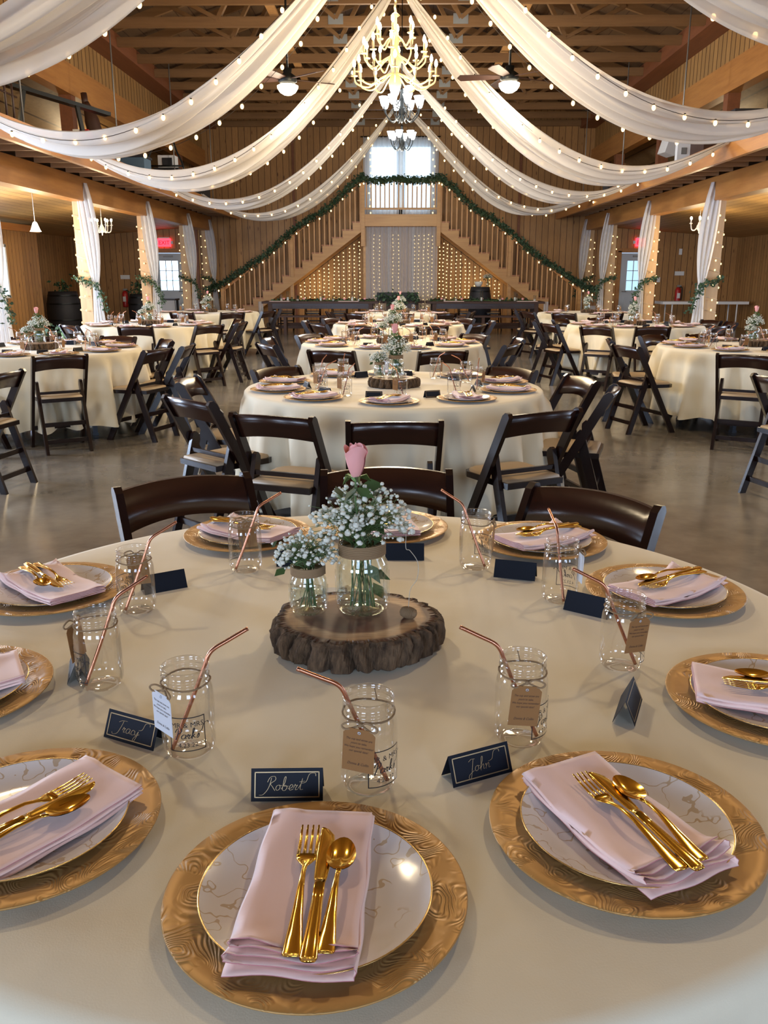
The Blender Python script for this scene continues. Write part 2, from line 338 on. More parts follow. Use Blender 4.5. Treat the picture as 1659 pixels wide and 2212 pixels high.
# ================================================================ SETTING
YB=25.2; PX=5.3; FX=4.38; LX=8.0; OX=9.15; YR=-5.0; ZC=5.3
obj('floor',M().use('polished_concrete').box((0,10,-.05),(19.2,31,.1)),kind='structure')
def wall(name,m,lab=None): return obj(name,m,kind='structure',label=lab)
# back wall with real openings for the two side doors and the landing door
DL=(-6.86,-5.98); DR=(6.24,7.12); DT=(-.80,.98)
m=M().use('pine_wall')
zt=7.4
def wb(x0,x1,z0,z1): m.box(((x0+x1)/2,YB+.06,(z0+z1)/2),(x1-x0,.12,z1-z0))
wb(-9.3,DL[0],0,zt); wb(DL[0],DL[1],2.0,zt); wb(DL[1],DT[0],0,zt); wb(DT[0],DT[1],0,2.94); wb(DT[0],DT[1],4.92,zt); wb(DT[1],DR[0],0,zt); wb(DR[0],DR[1],2.0,zt); wb(DR[1],9.8,0,zt)
wall('wall_back',m)
m=M().use('pine_wall_side'); m.box((-OX-.05,22.6,1.6),(.1,5.3,3.2)); wall('wall_left',m)
m=M().use('pine_wall_side')
for y0,y1,z0,z1 in ((-5,16.6,0,.95),(-5,16.6,2.0,2.3),(-5,.7,.95,2.0),(2.3,6.2,.95,2.0),(7.8,11.7,.95,2.0),(13.3,16.6,.95,2.0),(16.6,18.2,0,.95),(16.6,18.2,2.0,2.3),(18.2,20,0,2.3)):
    m.box((-LX-.05,(y0+y1)/2,(z0+z1)/2),(.1,y1-y0,z1-z0))
m.use('pine_wall').box((-8.6,19.95,1.15),(1.1,.1,2.3))
m.use('fascia_wood').box((-LX+.02,7.5,2.36),(.1,25,.14)); wall('wall_left',m)
m=M().use('pine_wall_side')
for y0,y1,z0,z1 in ((-5,16,0,.95),(-5,16,2.0,2.6),(-5,.7,.95,2.0),(2.3,6.2,.95,2.0),(7.8,11.7,.95,2.0),(13.3,16,.95,2.0),(16,25.2,0,2.6)):
    m.box((9.5,(y0+y1)/2,(z0+z1)/2),(.1,y1-y0,z1-z0))
m.use('pine_wall').box((9.2,20.5,1.2),(.7,.1,2.4)); m.use('pine_wall_side').box((8.9,20.9,1.2),(.08,.8,2.4)); m.use('glulam_beam').box((9.0,15,2.42),(.2,12,.14))
wall('wall_right',m)
m=M().use('pine_wall')
for x0,x1,z0,z1 in ((-9.5,-7.1,0,7.4),(-5.3,-3.1,0,7.4),(-1.3,1.3,0,7.4),(3.1,5.3,0,7.4),(7.1,9.5,0,7.4),(-9.5,9.5,0,.95),(-9.5,9.5,2.85,7.4)): m.box(((x0+x1)/2,YR-.06,(z0+z1)/2),(x1-x0,.1,z1-z0))
wall('wall_rear',m)
# upper side walls above the posts, header beams, bearing beams
for sx,nm in ((-1,'wall_upper_left'),(1,'wall_upper_right')):
    wall(nm,M().use('pine_upper_wall').box((sx*5.36,10.1,4.99),(.08,30.2,.68)))
    obj('trim_1',M().use('glulam_beam').box((sx*5.34,10.1,4.43),(.2,30.2,.46)),kind='structure')
    obj('trim_2',M().use('red_beam').box((sx*5.12,10.1,5.33),(.44,30.2,.26)),kind='structure')
    # beam on the posts, mezzanine deck, joists and fascia
    obj('beam_trim',M().use('glulam_beam').box((sx*PX,10.1,2.765),(.26,30.2,.37)),kind='structure')
    obj('mezzanine_fascia_trim',M().use('fascia_wood').box((sx*(FX+.03),10.1,3.005),(.07,30.2,.25)),kind='structure')
    obj('mezzanine_floor',M().use('mezzanine_planks').box((sx*(FX+2.6),10.1,3.08),(5.1,30.2,.05)),kind='structure')
    m=M().use('joist_wood')
    for i in range(50):
        y=-4.6+i*.61
        m.box((sx*4.78,y,3.0),(.76,.05,.11))
    obj('mezzanine_joist_trim',m,kind='structure')
    m=M().use('pine_aisle_ceiling'); a,b=(5.42,2.60),(9.9,2.36)
    m.add([(sx*a[0],-5,a[1]+.1),(sx*a[0],YB,a[1]+.1),(sx*b[0],YB,b[1]),(sx*b[0],-5,b[1]),(sx*a[0],-5,a[1]+.14),(sx*a[0],YB,a[1]+.14),(sx*b[0],YB,b[1]+.04),(sx*b[0],-5,b[1]+.04)],[(0,1,2,3),(7,6,5,4),(0,4,5,1),(2,6,7,3)])
    obj('ceiling_aisle',m,kind='structure')
    m=M().use('loft_lining'); m.add([(sx*5.4,-5,4.62),(sx*5.4,YB,4.62),(sx*9.2,YB,3.15),(sx*9.2,-5,3.15)],[(0,1,2,3)]); m.add([(sx*5.42,-5,4.72),(sx*5.42,YB,4.72),(sx*9.3,YB,3.2),(sx*9.3,-5,3.2)],[(0,1,2,3)]); obj('ceiling_loft',m,kind='structure')
# roof slopes and trusses
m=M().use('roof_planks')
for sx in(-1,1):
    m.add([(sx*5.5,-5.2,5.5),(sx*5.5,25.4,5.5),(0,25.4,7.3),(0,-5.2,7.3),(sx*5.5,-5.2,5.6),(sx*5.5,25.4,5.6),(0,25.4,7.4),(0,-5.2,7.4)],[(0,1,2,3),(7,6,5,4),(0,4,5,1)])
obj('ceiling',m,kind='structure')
tm=M().use('truss_wood')
tm.box((0,0,5.32),(10.6,.07,.15))
for sx in(-1,1):
    tm.beam((sx*5.3,0,5.42),(0,0,7.2),.07,.14,(0,0,1))
    for a,b in (((1.0,5.36),(.0,7.1)),((1.0,5.36),(2.3,6.4)),((2.9,5.36),(2.3,6.4)),((2.9,5.36),(3.9,5.85))): tm.beam((sx*a[0],0,a[1]),(sx*b[0],0,b[1]),.06,.10,(0,1,0))
tm.use('metal_plate_grey')
for x in (-1.0,1.0): tm.box((x,-.04,5.35),(.24,.01,.15))
tme=tm.mesh('truss'); 
for i in range(13): obj('ceiling_truss',tme,loc=(0,10.6+i*1.21,0),kind='structure')
# long chord braces running with the room
m=M().use('baluster_wood')
for x in(-2.0,2.0): m.beam((x,5,5.45),(x,25.1,5.45),.14,.04)
obj('ceiling_brace',m,kind='structure')
# posts
POSTY=(11.5,15.2,18.9,22.5,25.02)
def in_view(sx,y): return not(sx>0 and y<12)
for sx in(-1,1):
    for y in POSTY:
        if not in_view(sx,y): continue
        obj('pillar',M().use('post_wood').box((sx*PX,y,1.29),(.2,.2,2.58)),kind='structure')
    # lofts posts above
    for y in POSTY[:4]: obj('pillar',M().use('red_beam').box((sx*5.36,y,3.66),(.2,.2,1.1)),kind='structure')
# dark conduit / trim strips on back wall
for x in (-2.85,-5.6,3.35,5.75): obj('trim_3',M().use('red_beam').box((x,YB-.02,2.6),(.07,.05,5.2)),kind='structure')
for x in (-7.6,): pass
# doors
def door(n,x0,x1,bright,flip):
    d=thing('door_%d'%n,None,None,((x0+x1)/2,YB,0)); d['kind']='structure'; w=x1-x0
    m=M().use('door_paint')
    gx0,gx1,gz0,gz1=-.26,.26,.98,1.78
    for a,b,c,e in ((-w/2,w/2,0,gz0),(-w/2,w/2,gz1,1.98),(-w/2,gx0,gz0,gz1),(gx1,w/2,gz0,gz1)): m.box(((a+b)/2,-.01,(c+e)/2),(b-a,.05,e-c))
    m.box((-.17,-.045,.5),(.26,.015,.6)); m.box((.17,-.045,.5),(.26,.015,.6)); m.beam((-.3,-.05,.25),(.3,-.05,.8),.02,.05,(0,1,0))
    obj('door_leaf',m,d)
    m=M().use('door_paint')
    for t in (1,2): m.box((gx0+(gx1-gx0)*t/3,-.03,(gz0+gz1)/2),(.018,.03,gz1-gz0)); m.box((0,-.03,gz0+(gz1-gz0)*t/3),(gx1-gx0,.03,.018))
    obj('muntin',m,d); obj('pane',M().use(bright).box((0,.01,(gz0+gz1)/2),(gx1-gx0,.01,gz1-gz0)),d)
    m=M().use('pine_wall'); m.use('glulam_beam')
    for x in(-w/2-.05,w/2+.05): m.box((x,-.02,1.02),(.1,.06,2.04))
    m.box((0,-.02,2.06),(w+.3,.06,.1)); obj('door_frame',m,d)
    k=M().use('steel_rod',True); hx=.36*flip; k.tube([(hx,-.03,.95),(hx,-.09,.95),(hx-.1*flip,-.09,.95)],.012); obj('door_handle',k,d)
    c=M().use('steel_rod').box((0,-.06,1.9),(.25,.06,.05)); c.beam((0,-.08,1.92),(-.3*flip,-.1,1.93),.02,.02); obj('door_closer',c,d)
door(1,DL[0],DL[1],'daylight_glass',1); door(2,DR[0],DR[1],'window_glass_dim',-1)
w=thing('window_1',None,None,(-LX,17.4,1.475)); w['kind']='structure'
m=M().use('white_plastic'); 
for y,z,sy,sz in ((0,.5,1.6,.06),(0,-.5,1.6,.06),(-.78,0,.06,1.05),(.78,0,.06,1.05),(0,0,.04,1.05)): m.box((.02,y,z),(.08,sy,sz))
obj('window_frame',m,w); obj('pane',M().use('daylight_glass').box((-.04,0,0),(.01,1.6,1.05)),w)
# glazed door at the landing, with its sheer curtain pair
w=thing('door_3',None,None,((DT[0]+DT[1])/2,YB,2.94)); w['kind']='structure'
m=M().use('white_enamel')
for x in(-.86,-.06,.06,.86): m.box((x,0,.98),(.11,.05,1.96))
for z in(.1,1.9): m.box((0,0,z),(1.78,.05,.2))
obj('door_leaf',m,w); m=M().use('daylight_glass')
for x in(-.46,.46): m.box((x,.02,1.0),(.7,.01,1.65))
obj('pane',m,w)
point('landing_window_light',(.09,24.4,4.2),5,(.6,.8,1),.4)
def pleated(w,h,folds,amp,mn,seed=0,flare=0):
    r=random.Random(seed); ph=[r.uniform(0,6) for _ in range(4)]
    m=M().use(mn,True)
    def fn(u,v):
        x=(u-.5)*w*(1+flare*(1-v)); y=amp*(math.sin(u*folds*2*PI+ph[0]+.5*math.sin(v*3+ph[2]))*.7+.4*math.sin(u*folds*3.3*PI+ph[1]))
        return (x,y,v*h)
    m.grid(fn,int(folds*10),14); return m
for k,(x,wd) in enumerate(((-.44,.98),(.62,.98))):
    o=obj('sheer_curtain',pleated(wd,2.02,9,.03,'sheer_curtain',k),loc=(x,YB-.14,2.96)); setp(o,('long white sheer curtain over the landing window, beside the left staircase','long white sheer curtain over the landing window, beside the right staircase')[k],'curtain','curtains over the landing window')
o=obj('curtain_rod',M().use('black_iron',True).tube([(-1.0,YB-.14,4.98),(1.15,YB-.14,4.98)],.015),label='thin dark curtain rod above the landing window',cat='curtain rod')
# ---------------------------------------------------------------- stairs and landing
def staircase(sx,lab):
    t=thing('staircase',lab,'staircase',(.09+sx*1.0,24.65,0)); n=15; rise=2.92/n; run=.272
    def X(k): return sx*(k*run)          # outward from landing
    pts=[(X(0),2.92)]; z=2.92
    for k in range(n):
        z-=rise; pts+=[(X(k),z)] if k==0 else []
    # sawtooth stringer
    P=[(X(0),2.92-.02)]
    for k in range(n-1):
        zz=2.92-(k+1)*rise; P+=[(X(k),zz),(X(k+1),zz)]
    P+=[(X(n-1),.0),(sx*3.50,.0),(X(0),2.535)]
    for yy,nm in ((-.58,'stringer'),(.5,'stringer')): obj(nm,M().use('stair_wood').poly(P,.05,1,yy),t)
    for k in range(n-1):
        zz=2.92-(k+1)*rise; m=M().use('tread_wood').box((X(k+.5)+sx*.0,-.03,zz+.018),(run+.03,1.16,.036)); obj('tread',m,t)
    m=M().use('tread_wood')
    for k in range(n): m.box((X(k),-.03,2.92-(k+.5)*rise),(.02,1.05,rise)); 
    obj('riser_boards',m,t)
    bal=M().use('baluster_wood').box((0,0,.47),(.032,.032,.94)).mesh('baluster')
    for k in range(n-1):
        for q in(.25,.75):
            zz=2.92-(k+1)*rise; o=obj('baluster',bal,t,(X(k+q),-.60,zz)); o.scale=(1,1,(.86+rise*(1-q)-.02)/.94)
    m=M().use('glulam_beam'); m.beam((X(0),-.60,2.92+.86),(X(n-1),-.60,rise+.80),.07,.07); obj('handrail',m,t)
    for k,zb in ((7,1.38),(n-1,0)): obj('newel_post',M().use('stair_wood').box((X(k),-.60,zb+.55 if k<10 else .55),(.09,.09,1.15)),t)
    obj('support_post',M().use('stair_wood').box((X(7.1),-.50,.68),(.09,.09,1.36)),t)
    return t
staircase(-1,'honey pine staircase rising from the left to the central landing'); staircase(1,'honey pine staircase rising from the right to the central landing')
t=thing('landing','pine landing platform with balustrade below the glazed balcony door','landing',(.09,24.6,2.66))
obj('floor_beam',M().use('stair_wood').box((0,-.57,.13),(2.02,.06,.30)),t); obj('platform_deck',M().use('tread_wood').box((0,0,.26),(2.0,1.18,.04)),t)
obj('bottom_rail',M().use('stair_wood').box((0,-.57,.42),(1.95,.05,.05)),t); obj('top_rail',M().use('glulam_beam').box((0,-.57,1.14),(2.0,.09,.05)),t)
bal=M().use('baluster_wood').box((0,0,.36),(.032,.032,.70)).mesh('baluster')
for i in range(16): obj('baluster',bal,t,(-.90+i*.12,-.57,.42))
for x in(-1.0,1.0): obj('newel_post',M().use('stair_wood').box((x,-.57,.35),(.1,.1,1.75)),t)
for x in(-.95,.95): obj('support_post',M().use('stair_wood').box((x,-.4,-1.33),(.1,.1,2.66)),t)
# ================================================================ BACKDROP
for x,wd,lab in ((-.52,.66,'white sheer backdrop panel under the landing, beside the left staircase'),(.09,.70,'denser white sheer backdrop panel in the middle under the landing'),(.72,.70,'white sheer backdrop panel under the landing, beside the right staircase')):
    setp(obj('backdrop_drape',pleated(wd,2.62,8,.03,'sheer_curtain',int(x*9)),loc=(x,24.12,.01)),lab,'drape','backdrop drapes')
def bulb_mesh(mn,r,seg=6,ring=5,drop=1.25):
    m=M().use(mn,True); m.ball((0,0,-r*.6),r,seg,ring,(1,1,drop)); return m
def light_curtain(lab,cols,xoff,ytop):
    t=thing('light_curtain',lab,'string lights',(0,0,0),0,'light curtains under the stairs')
    m=M().use('wire_dark'); m.tube([ (x,24.28,ytop(x)+.02) for x in cols],.006,4); obj('header_wire',m,t)
    for i,x in enumerate(cols):
        m=M(); zt_=ytop(x); m.use('wire_dark').tube([(x,24.28,zt_),(x,24.28,.55)],.003,3,False); m.use('bulb_yellow',True)
        z=zt_-.06-RND.uniform(0,.05)
        while z>.55: m.ball((x+RND.uniform(-.012,.012),24.27,z),.0165,6,4); z-=.098
        obj('bulb_strand',m,t)
und=lambda x:(2.42-.716*abs(abs(x-.09)-1.0) if abs(x-.09)>1.0 else 2.50)
PXX=lambda p:(p-858)/1936*24.28
light_curtain('warm bulb curtain hanging in the triangle under the left staircase',[PXX(p) for p in (649,658,669,679,690,700,710,722,732,743,755,766,777,787)],0,und)
light_curtain('warm bulb curtain hanging in the triangle under the right staircase',[PXX(p) for p in (949,957,965,974.5,985,994,1005,1013.5,1026,1038,1058,1069,1079)],0,und)
light_curtain('warm bulb curtain glowing behind the sheer backdrop panels',[PXX(p) for p in (808,820,849,861,895,904,915,924,933,941)],0,lambda x:2.5)
for x in(-2.2,2.4): point('light_curtain_glow',(x,24.6,1.1),5,(1,.7,.3),.3)
point('light_curtain_glow',(.1,24.5,3.2),2,(1,.75,.35),.3)
# balcony curtain bulbs
for k,(p,zs) in enumerate(((800,(4.75,3.0)),(934,(4.75,3.0)))):
    t=thing('light_strand',('vertical bulb strand at the landing window, beside the left staircase','vertical bulb strand at the landing window, beside the right staircase')[k],'string lights',(0,0,0),0,'bulb strands on the landing window'); x=(p-858)/1936*25
    obj('wire',M().use('clear_wire').tube([(x,25.0,zs[0]),(x,25.0,zs[1])],.003,3),t); b=bulb_mesh('bulb_yellow',.02).mesh('bulb'); z=zs[0]
    while z>zs[1]: obj('bulb',b,t,(x+RND.uniform(-.03,.03),24.99,z)); z-=.17
# ================================================================ CEILING DRAPES AND STRING LIGHTS
ZL=lambda L:[(x/1.9988,y/1.9988) for x,y in L]
ZR=lambda L:[(829+x/1.9988,y/1.9988) for x,y in L]
def track(pix,Yc,dY,side,zh,za,nearfar):
    """pixels of a hanging line, set on its own cross-room line Yc (spread dY at mid span) -> bulbs, and the line itself as z(x)"""
    pts=[]
    for p in pix:
        s=min(1,abs(p[0]-858)/1936*Yc/FX); y=Yc+nearfar*dY*.5*(.3+.7*math.sin(PI*min(s,.95))); pts.append(atY(p[0],p[1],y))
    return pts
def fitz(pts,side,zh,za):
    xs=[0]*3+[abs(p.x) for p in pts]+[FX]*3; zs=[zh]*3+[p.z for p in pts]+[za]*3
    c=np.polyfit(xs,zs,4); return lambda x:float(np.polyval(c,abs(x)))
DR_L={
'B':([(1220,42),(1130,155),(1035,262),(935,352),(828,438),(708,505),(590,560),(457,590),(330,610),(190,603),(57,577)],[(1372,80),(1300,187),(1220,288),(1130,370),(1047,457),(950,528),(850,590),(740,635),(630,668),(515,682)]),
'C':([(1605,28),(1552,120),(1497,214),(1440,300),(1376,376),(1316,453),(1244,520),(1173,590),(1097,642),(1016,688),(928,725),(836,750),(744,765),(648,763),(556,748),(460,720),(397,684)],[(1657,60),(1610,140),(1566,220),(1522,312),(1468,388),(1413,462),(1354,527),(1293,592),(1226,652),(1156,702),(1082,745),(1003,776),(919,802),(835,810),(750,806)]),
'D':([(1553,452),(1514,518),(1470,578),(1420,636),(1367,693),(1310,743),(1252,785),(1187,822),(1120,850),(1049,870),(977,877),(906,875),(834,861),(763,840),(695,808)],[(1603,440),(1564,500),(1524,560),(1482,618),(1435,672),(1385,723),(1334,768),(1280,808),(1221,843),(1160,873),(1097,892),(1030,900),(962,897)]),
'E':([(1668,522),(1624,540),(1590,595),(1557,643),(1518,692),(1476,743),(1433,784),(1387,822),(1339,858),(1287,887),(1232,910),(1174,925),(1115,930),(1057,930),(998,918),(930,895)],[(1639,572),(1607,625),(1573,672),(1537,718),(1500,763),(1459,803),(1415,840),(1369,873),(1320,900),(1270,922),(1215,937),(1160,944),(1105,944)]),
'A':(None,[(606,18),(457,138),(302,235),(127,311),(-40,365)])}
DR_R={
'B':([(610,43),(710,148),(812,248),(921,328),(1042,402),(1162,462),(1295,503),(1427,528),(1568,535)],[(380,5),(460,100),(543,200),(627,290),(722,372),(815,443),(920,505),(1030,555),(1145,590),(1262,612)]),
'C':([(160,-10),(220,72),(275,162),(330,246),(392,330),(455,408),(523,480),(597,547),(672,606),(757,652),(842,690),(936,718),(1027,735),(1125,738),(1222,728),(1320,703),(1418,665)],[(110,5),(155,85),(198,173),(247,257),(297,332),(352,407),(410,478),(472,545),(537,603),(607,655),(680,703),(757,741),(840,768),(925,787),(1010,798)]),
'D':([(264,465),(312,523),(360,582),(412,640),(469,688),(528,734),(588,772),(657,803),(726,827),(798,841),(876,845),(950,840),(1023,822),(1095,795)],[(208,458),(249,518),(293,578),(337,630),(388,681),(443,727),(497,768),(556,802),(616,832),(682,853),(748,866),(820,868),(888,860)]),
'E':([(160,495),(193,550),(227,603),(265,651),(306,697),(348,741),(395,781),(444,818),(496,849),(549,873),(606,890),(665,902),(724,907),(786,902),(843,889),(904,871)],[(133,492),(163,548),(195,598),(228,645),(262,692),(302,735),(342,778),(383,817),(430,850),(478,877),(532,900),(584,915),(640,926),(700,928)]),
'A':(None,[(1417,72),(1597,150),(1790,200)])}
DSPEC={'A':(6.6,.9,5.0),'B':(9.4,.9,5.0),'C':(12.45,.8,5.0),'D':(16.7,.8,5.0),'E':(20.6,.8,5.0)}
ORD={'A':'largest','B':'second','C':'third','D':'fourth','E':'farthest'}
bw=bulb_mesh('bulb_warm',.0195,10,7,1.35).mesh('bulb'); 
sock=M().use('wire_dark').tube([(0,0,-.004),(0,0,.024)],.010,6).mesh('socket')
for side,DD,sn in ((-1,DR_L,'left'),(1,DR_R,'right')):
    for k in 'ABCDE':
        up,lo=DD[k]; Yc,dY,zh=DSPEC[k]; zz=(ZL if side<0 else ZR)
        pl=track(zz(lo),Yc,dY,side,zh,3.1,1); fl=fitz(pl,side,zh,3.12)
        if up: pu=track(zz(up),Yc,dY,side,zh,3.1,-1); fu=fitz(pu,side,zh,3.12)
        else: fu=lambda x,f=fl:f(x)+.03; pu=[]
        wid=lambda a:dY*.5*(.3+.7*math.sin(PI*min(a/FX,.95)))
        m=M().use('sheer_fabric',True); r=random.Random(ord(k)+side); ph=[r.uniform(0,6) for _ in range(6)]
        def fab(u,v):
            a=.02+u*(FX-.0); g=.35+.65*math.sin(PI*min(a/FX,.97)); t=-.06+v*1.0
            y=Yc+(t*2-1)*wid(a); z=fu(a)*(1-t)+fl(a)*t
            fold=.05*g*math.sin(v*26+ph[0]+1.6*math.sin(u*3+ph[1]))+.035*g*math.sin(v*47+ph[2]+2.2*u)+.03*math.sin(v*11+5*u+ph[3])*g
            return (side*a,y+.02*math.sin(v*33+ph[4]),z+fold+.03*g*(4*(v-.5)**2))
        m.grid(fab,60,56)
        obj('ceiling_drape',m,label='%s white sheer drape swagged from the ridge to the %s loft edge'%({'A':'nearest, partly cropped,','B':'second nearest and widest','C':'middle','D':'fourth nearest','E':'farthest'}[k],sn),cat='drape',group='swagged drapes over the hall')
        for pts,ff,nf,en in ((pu,fu,-1,'upper'),(pl,fl,1,'lower')):
            if not pts: continue
            t=thing('string_lights','warm bulb string on the %s edge of the %s drape, %s side'%(en,{'A':'nearest','B':'second','C':'middle','D':'fourth','E':'farthest'}[k],sn),'string lights',(0,0,0),0,'bulb strings on the drapes')
            P=[]
            for i in range(41):
                a=FX*i/40; P.append((side*a,Yc+nf*(wid(a)+.02),ff(a)+.015))
            obj('cable',M().use('wire_dark').tube(P,.003,4),t)
            for p in pts:
                if abs(p.x)>FX+.2: continue
                b=obj('bulb',bw,t,(p.x,p.y-.03,p.z)); obj('socket',sock,b)
# ================================================================ CHANDELIERS AND FANS
def arm_path(r0,r1,z0,z1,sag): return spline([(r0,0,z0),(r0+(r1-r0)*.3,0,z0-sag*.4),(r0+(r1-r0)*.62,0,z0-sag),(r1-(r1-r0)*.06,0,z1-sag*.5),(r1,0,z1)],5)
t=thing('chandelier','large brass chandelier with three tiers of lit candle bulbs','chandelier',(-.03,10,0),0)
prof=[(.0,3.24),(.03,3.26),(.055,3.30),(.07,3.36),(.05,3.42),(.035,3.46),(.05,3.52),(.075,3.58),(.05,3.64),(.03,3.70),(.045,3.76),(.03,3.82),(.02,3.88),(.018,3.98),(.05,4.0),(.012,4.03),(0,4.04)]
obj('column',M().use('cream_enamel',True).lathe(prof,16),t); 
m=M().use('cream_enamel',True)
for i in range(26): m.tube([(0.006*(-1)**i,0,4.02+i*.05),(-.006*(-1)**i,0,4.08+i*.05)],.012,5)
obj('chain',m,t)
rot=0
for n,r1,z0,z1,sag in ((12,.43,3.45,3.42,.13),(10,.33,3.62,3.62,.12),(6,.20,3.80,3.80,.10)):
    am=M().use('cream_enamel',True).tube(arm_path(.04,r1,z0,z1,sag),.009,6).lathe([(.0,0),(.035,.005),(.038,.012),(.012,.012)],10,(r1,0,z1)).tube([(r1,0,z1),(r1,0,z1+.09)],.012,8).mesh('arm')
    cb=M().use('candle_bulb',True).lathe([(.004,0),(.013,.012),(.018,.03),(.015,.05),(.006,.072),(0,.08)],8).mesh('candle_bulb')
    for i in range(n):
        a=2*PI*i/n+rot; o=obj('arm',am,t); o.rotation_euler=(0,0,a); b=obj('candle_bulb',cb,o,(r1,0,z1+.09))
    rot+=.2
for z,pw in ((4.1,40),(2.95,170)): point('chandelier_light',(-.03,10,z),pw,WARM,.45)
def shade_chandelier(y,x,zc,r,n,lab):
    t=thing('chandelier',lab,'chandelier',(x,y,0),0,'iron chandeliers with glass shades')
    m=M().use('black_iron',True); m.lathe([(0,zc-.24),(.03,zc-.22),(.02,zc-.17),(.05,zc-.1),(.03,zc),(.02,zc+.2),(.03,zc+.22),(0,zc+.24)],12); m.tube([(0,0,zc+.2),(0,0,5.40)],.008,6); obj('column',m,t)
    am=M().use('black_iron',True).tube(spline([(.03,0,zc-.12),(r*.5,0,zc-.22),(r*.9,0,zc-.12),(r,0,zc-.02)],5),.009,6).tube(spline([(.03,0,zc-.05),(r*.4,0,zc-.02),(r*.7,0,zc-.14)],4),.006,5).mesh('arm')
    sh=M().use('shade_glow',True).lathe([(.02,0),(.035,.01),(.05,.05),(.062,.10),(.075,.13)],12).mesh('glass_shade')
    for i in range(n):
        o=obj('arm',am,t); o.rotation_euler=(0,0,2*PI*i/n+.3); obj('glass_shade',sh,o,(r,0,zc-.02))
    if n>6:
        am2=M().use('black_iron',True).tube(spline([(.03,0,zc+.1),(r*.35,0,zc+.02),(r*.5,0,zc+.12)],5),.008,6).mesh('arm')
        for i in range(4):
            o=obj('arm',am2,t); o.rotation_euler=(0,0,2*PI*i/4+.9); obj('glass_shade',sh,o,(r*.5,0,zc+.12))
    point('chandelier_light',(x,y,zc-.45),120,(1,.90,.74),.25)
shade_chandelier(14,.06,3.83,.28,8,'iron chandelier with glowing white glass shades, just below the brass one')
shade_chandelier(17.86,.08,3.93,.22,6,'small iron chandelier with white glass shades, in front of the landing window')
def fan(x,y,z,lab):
    t=thing('ceiling_fan',lab,'ceiling fan',(x,y,z),.5,'ceiling fans with light bowls')
    obj('downrod',M().use('black_iron',True).tube([(0,0,.22),(0,0,1.5)],.014,6),t); obj('motor_housing',M().use('black_iron',True).lathe([(0,.24),(.06,.22),(.05,.17),(.11,.13),(.12,.07),(.09,.04),(0,.04)],16),t)
    bm=M().use('dark_table_wood').poly([(.1,-.04),(.28,-.06),(.62,-.07),(.66,0),(.62,.07),(.28,.06),(.1,.04)],.01,2,0); bm.v=[(a,b,c+b*.25+.1) for a,b,c in bm.v]; bm=bm.mesh('blade')
    for i in range(5): obj('blade',bm,t).rotation_euler=(0,0,2*PI*i/5)
    obj('light_bowl',M().use('fan_bowl',True).lathe([(0,-.09),(.05,-.085),(.10,-.055),(.13,-.01),(.135,.02),(.10,.035)],16),t)
    point('fan_light',(x,y,z-.3),24,(1,.84,.62),.15)
fan(-1.4,12,3.70,'ceiling fan with lit bowl, left of the brass chandelier'); fan(1.41,12,3.72,'ceiling fan with lit bowl, right of the brass chandelier')
point('near_fill_light',(-2.0,4.2,4.2),92,(1,.80,.52),.12); point('near_fill_light',(2.0,4.2,4.2),92,WARM,.12)  # unseen warm fill points added above the near table, no fan fixture
def aisle_chandelier(x,y,z,lab):
    t=thing('chandelier',lab,'chandelier',(x,y,z),0,'small cream aisle chandeliers')
    obj('column',M().use('white_enamel',True).lathe([(0,-.14),(.015,-.12),(.01,-.10),(.05,-.05),(.055,0),(.03,.04),(.015,.08),(.012,.2),(0,.2)],12).tube([(0,0,.2),(0,0,2.725-(abs(x)-5.17)*.076-z)],.006,5),t)
    am=M().use('white_enamel',True).tube(spline([(.03,0,0),(.09,0,-.07),(.16,0,-.06),(.185,0,.05)],5),.010,6).lathe([(.0,0),(.03,.0),(.03,.008),(0,.01)],8,(.185,0,.05)).tube([(.185,0,.05),(.185,0,.12)],.012,6).mesh('arm'); cb=M().use('candle_bulb',True).ball((0,0,.03),.022,8,5,(1,1,1.3)).mesh('candle_bulb')
    for i in range(6): o=obj('arm',am,t); o.rotation_euler=(0,0,PI/3*i+.2); obj('candle_bulb',cb,o,(.185,0,.12))
    point('aisle_light',(x,y,z-.55),26,WARM,.15)
aisle_chandelier(-5.75,17.6,2.28,'small cream chandelier in the aisle between the two left pillars'); aisle_chandelier(5.95,18,2.33,'small cream chandelier in the aisle behind the right front pillar')
def pendant(x,y,z,lab):
    t=thing('pendant_lamp',lab,'pendant lamp',(x,y,z),0,'pendant lamps in the aisles')
    obj('cord',M().use('white_enamel',True).tube([(0,0,.08),(0,0,2.725-(abs(x)-5.17)*.076-z)],.005,5),t); obj('lamp_shade',M().use('fan_bowl',True).lathe([(.02,.10),(.035,.08),(.075,-.03),(.09,-.05)],14),t); point('pendant_light',(x,y,z-.25),34,(1,.78,.45),.12)
pendant(-5.85,14.6,2.13,'glowing white pendant lamp left of the left front pillar'); pendant(6.35,15.3,2.15,'glowing pendant lamp at the right edge of the photo')
pendant(-6.3,9.5,2.15,'pendant lamp in the near part of the left aisle')
pendant(6.5,9.5,2.15,'pendant lamp in the near part of the right aisle')
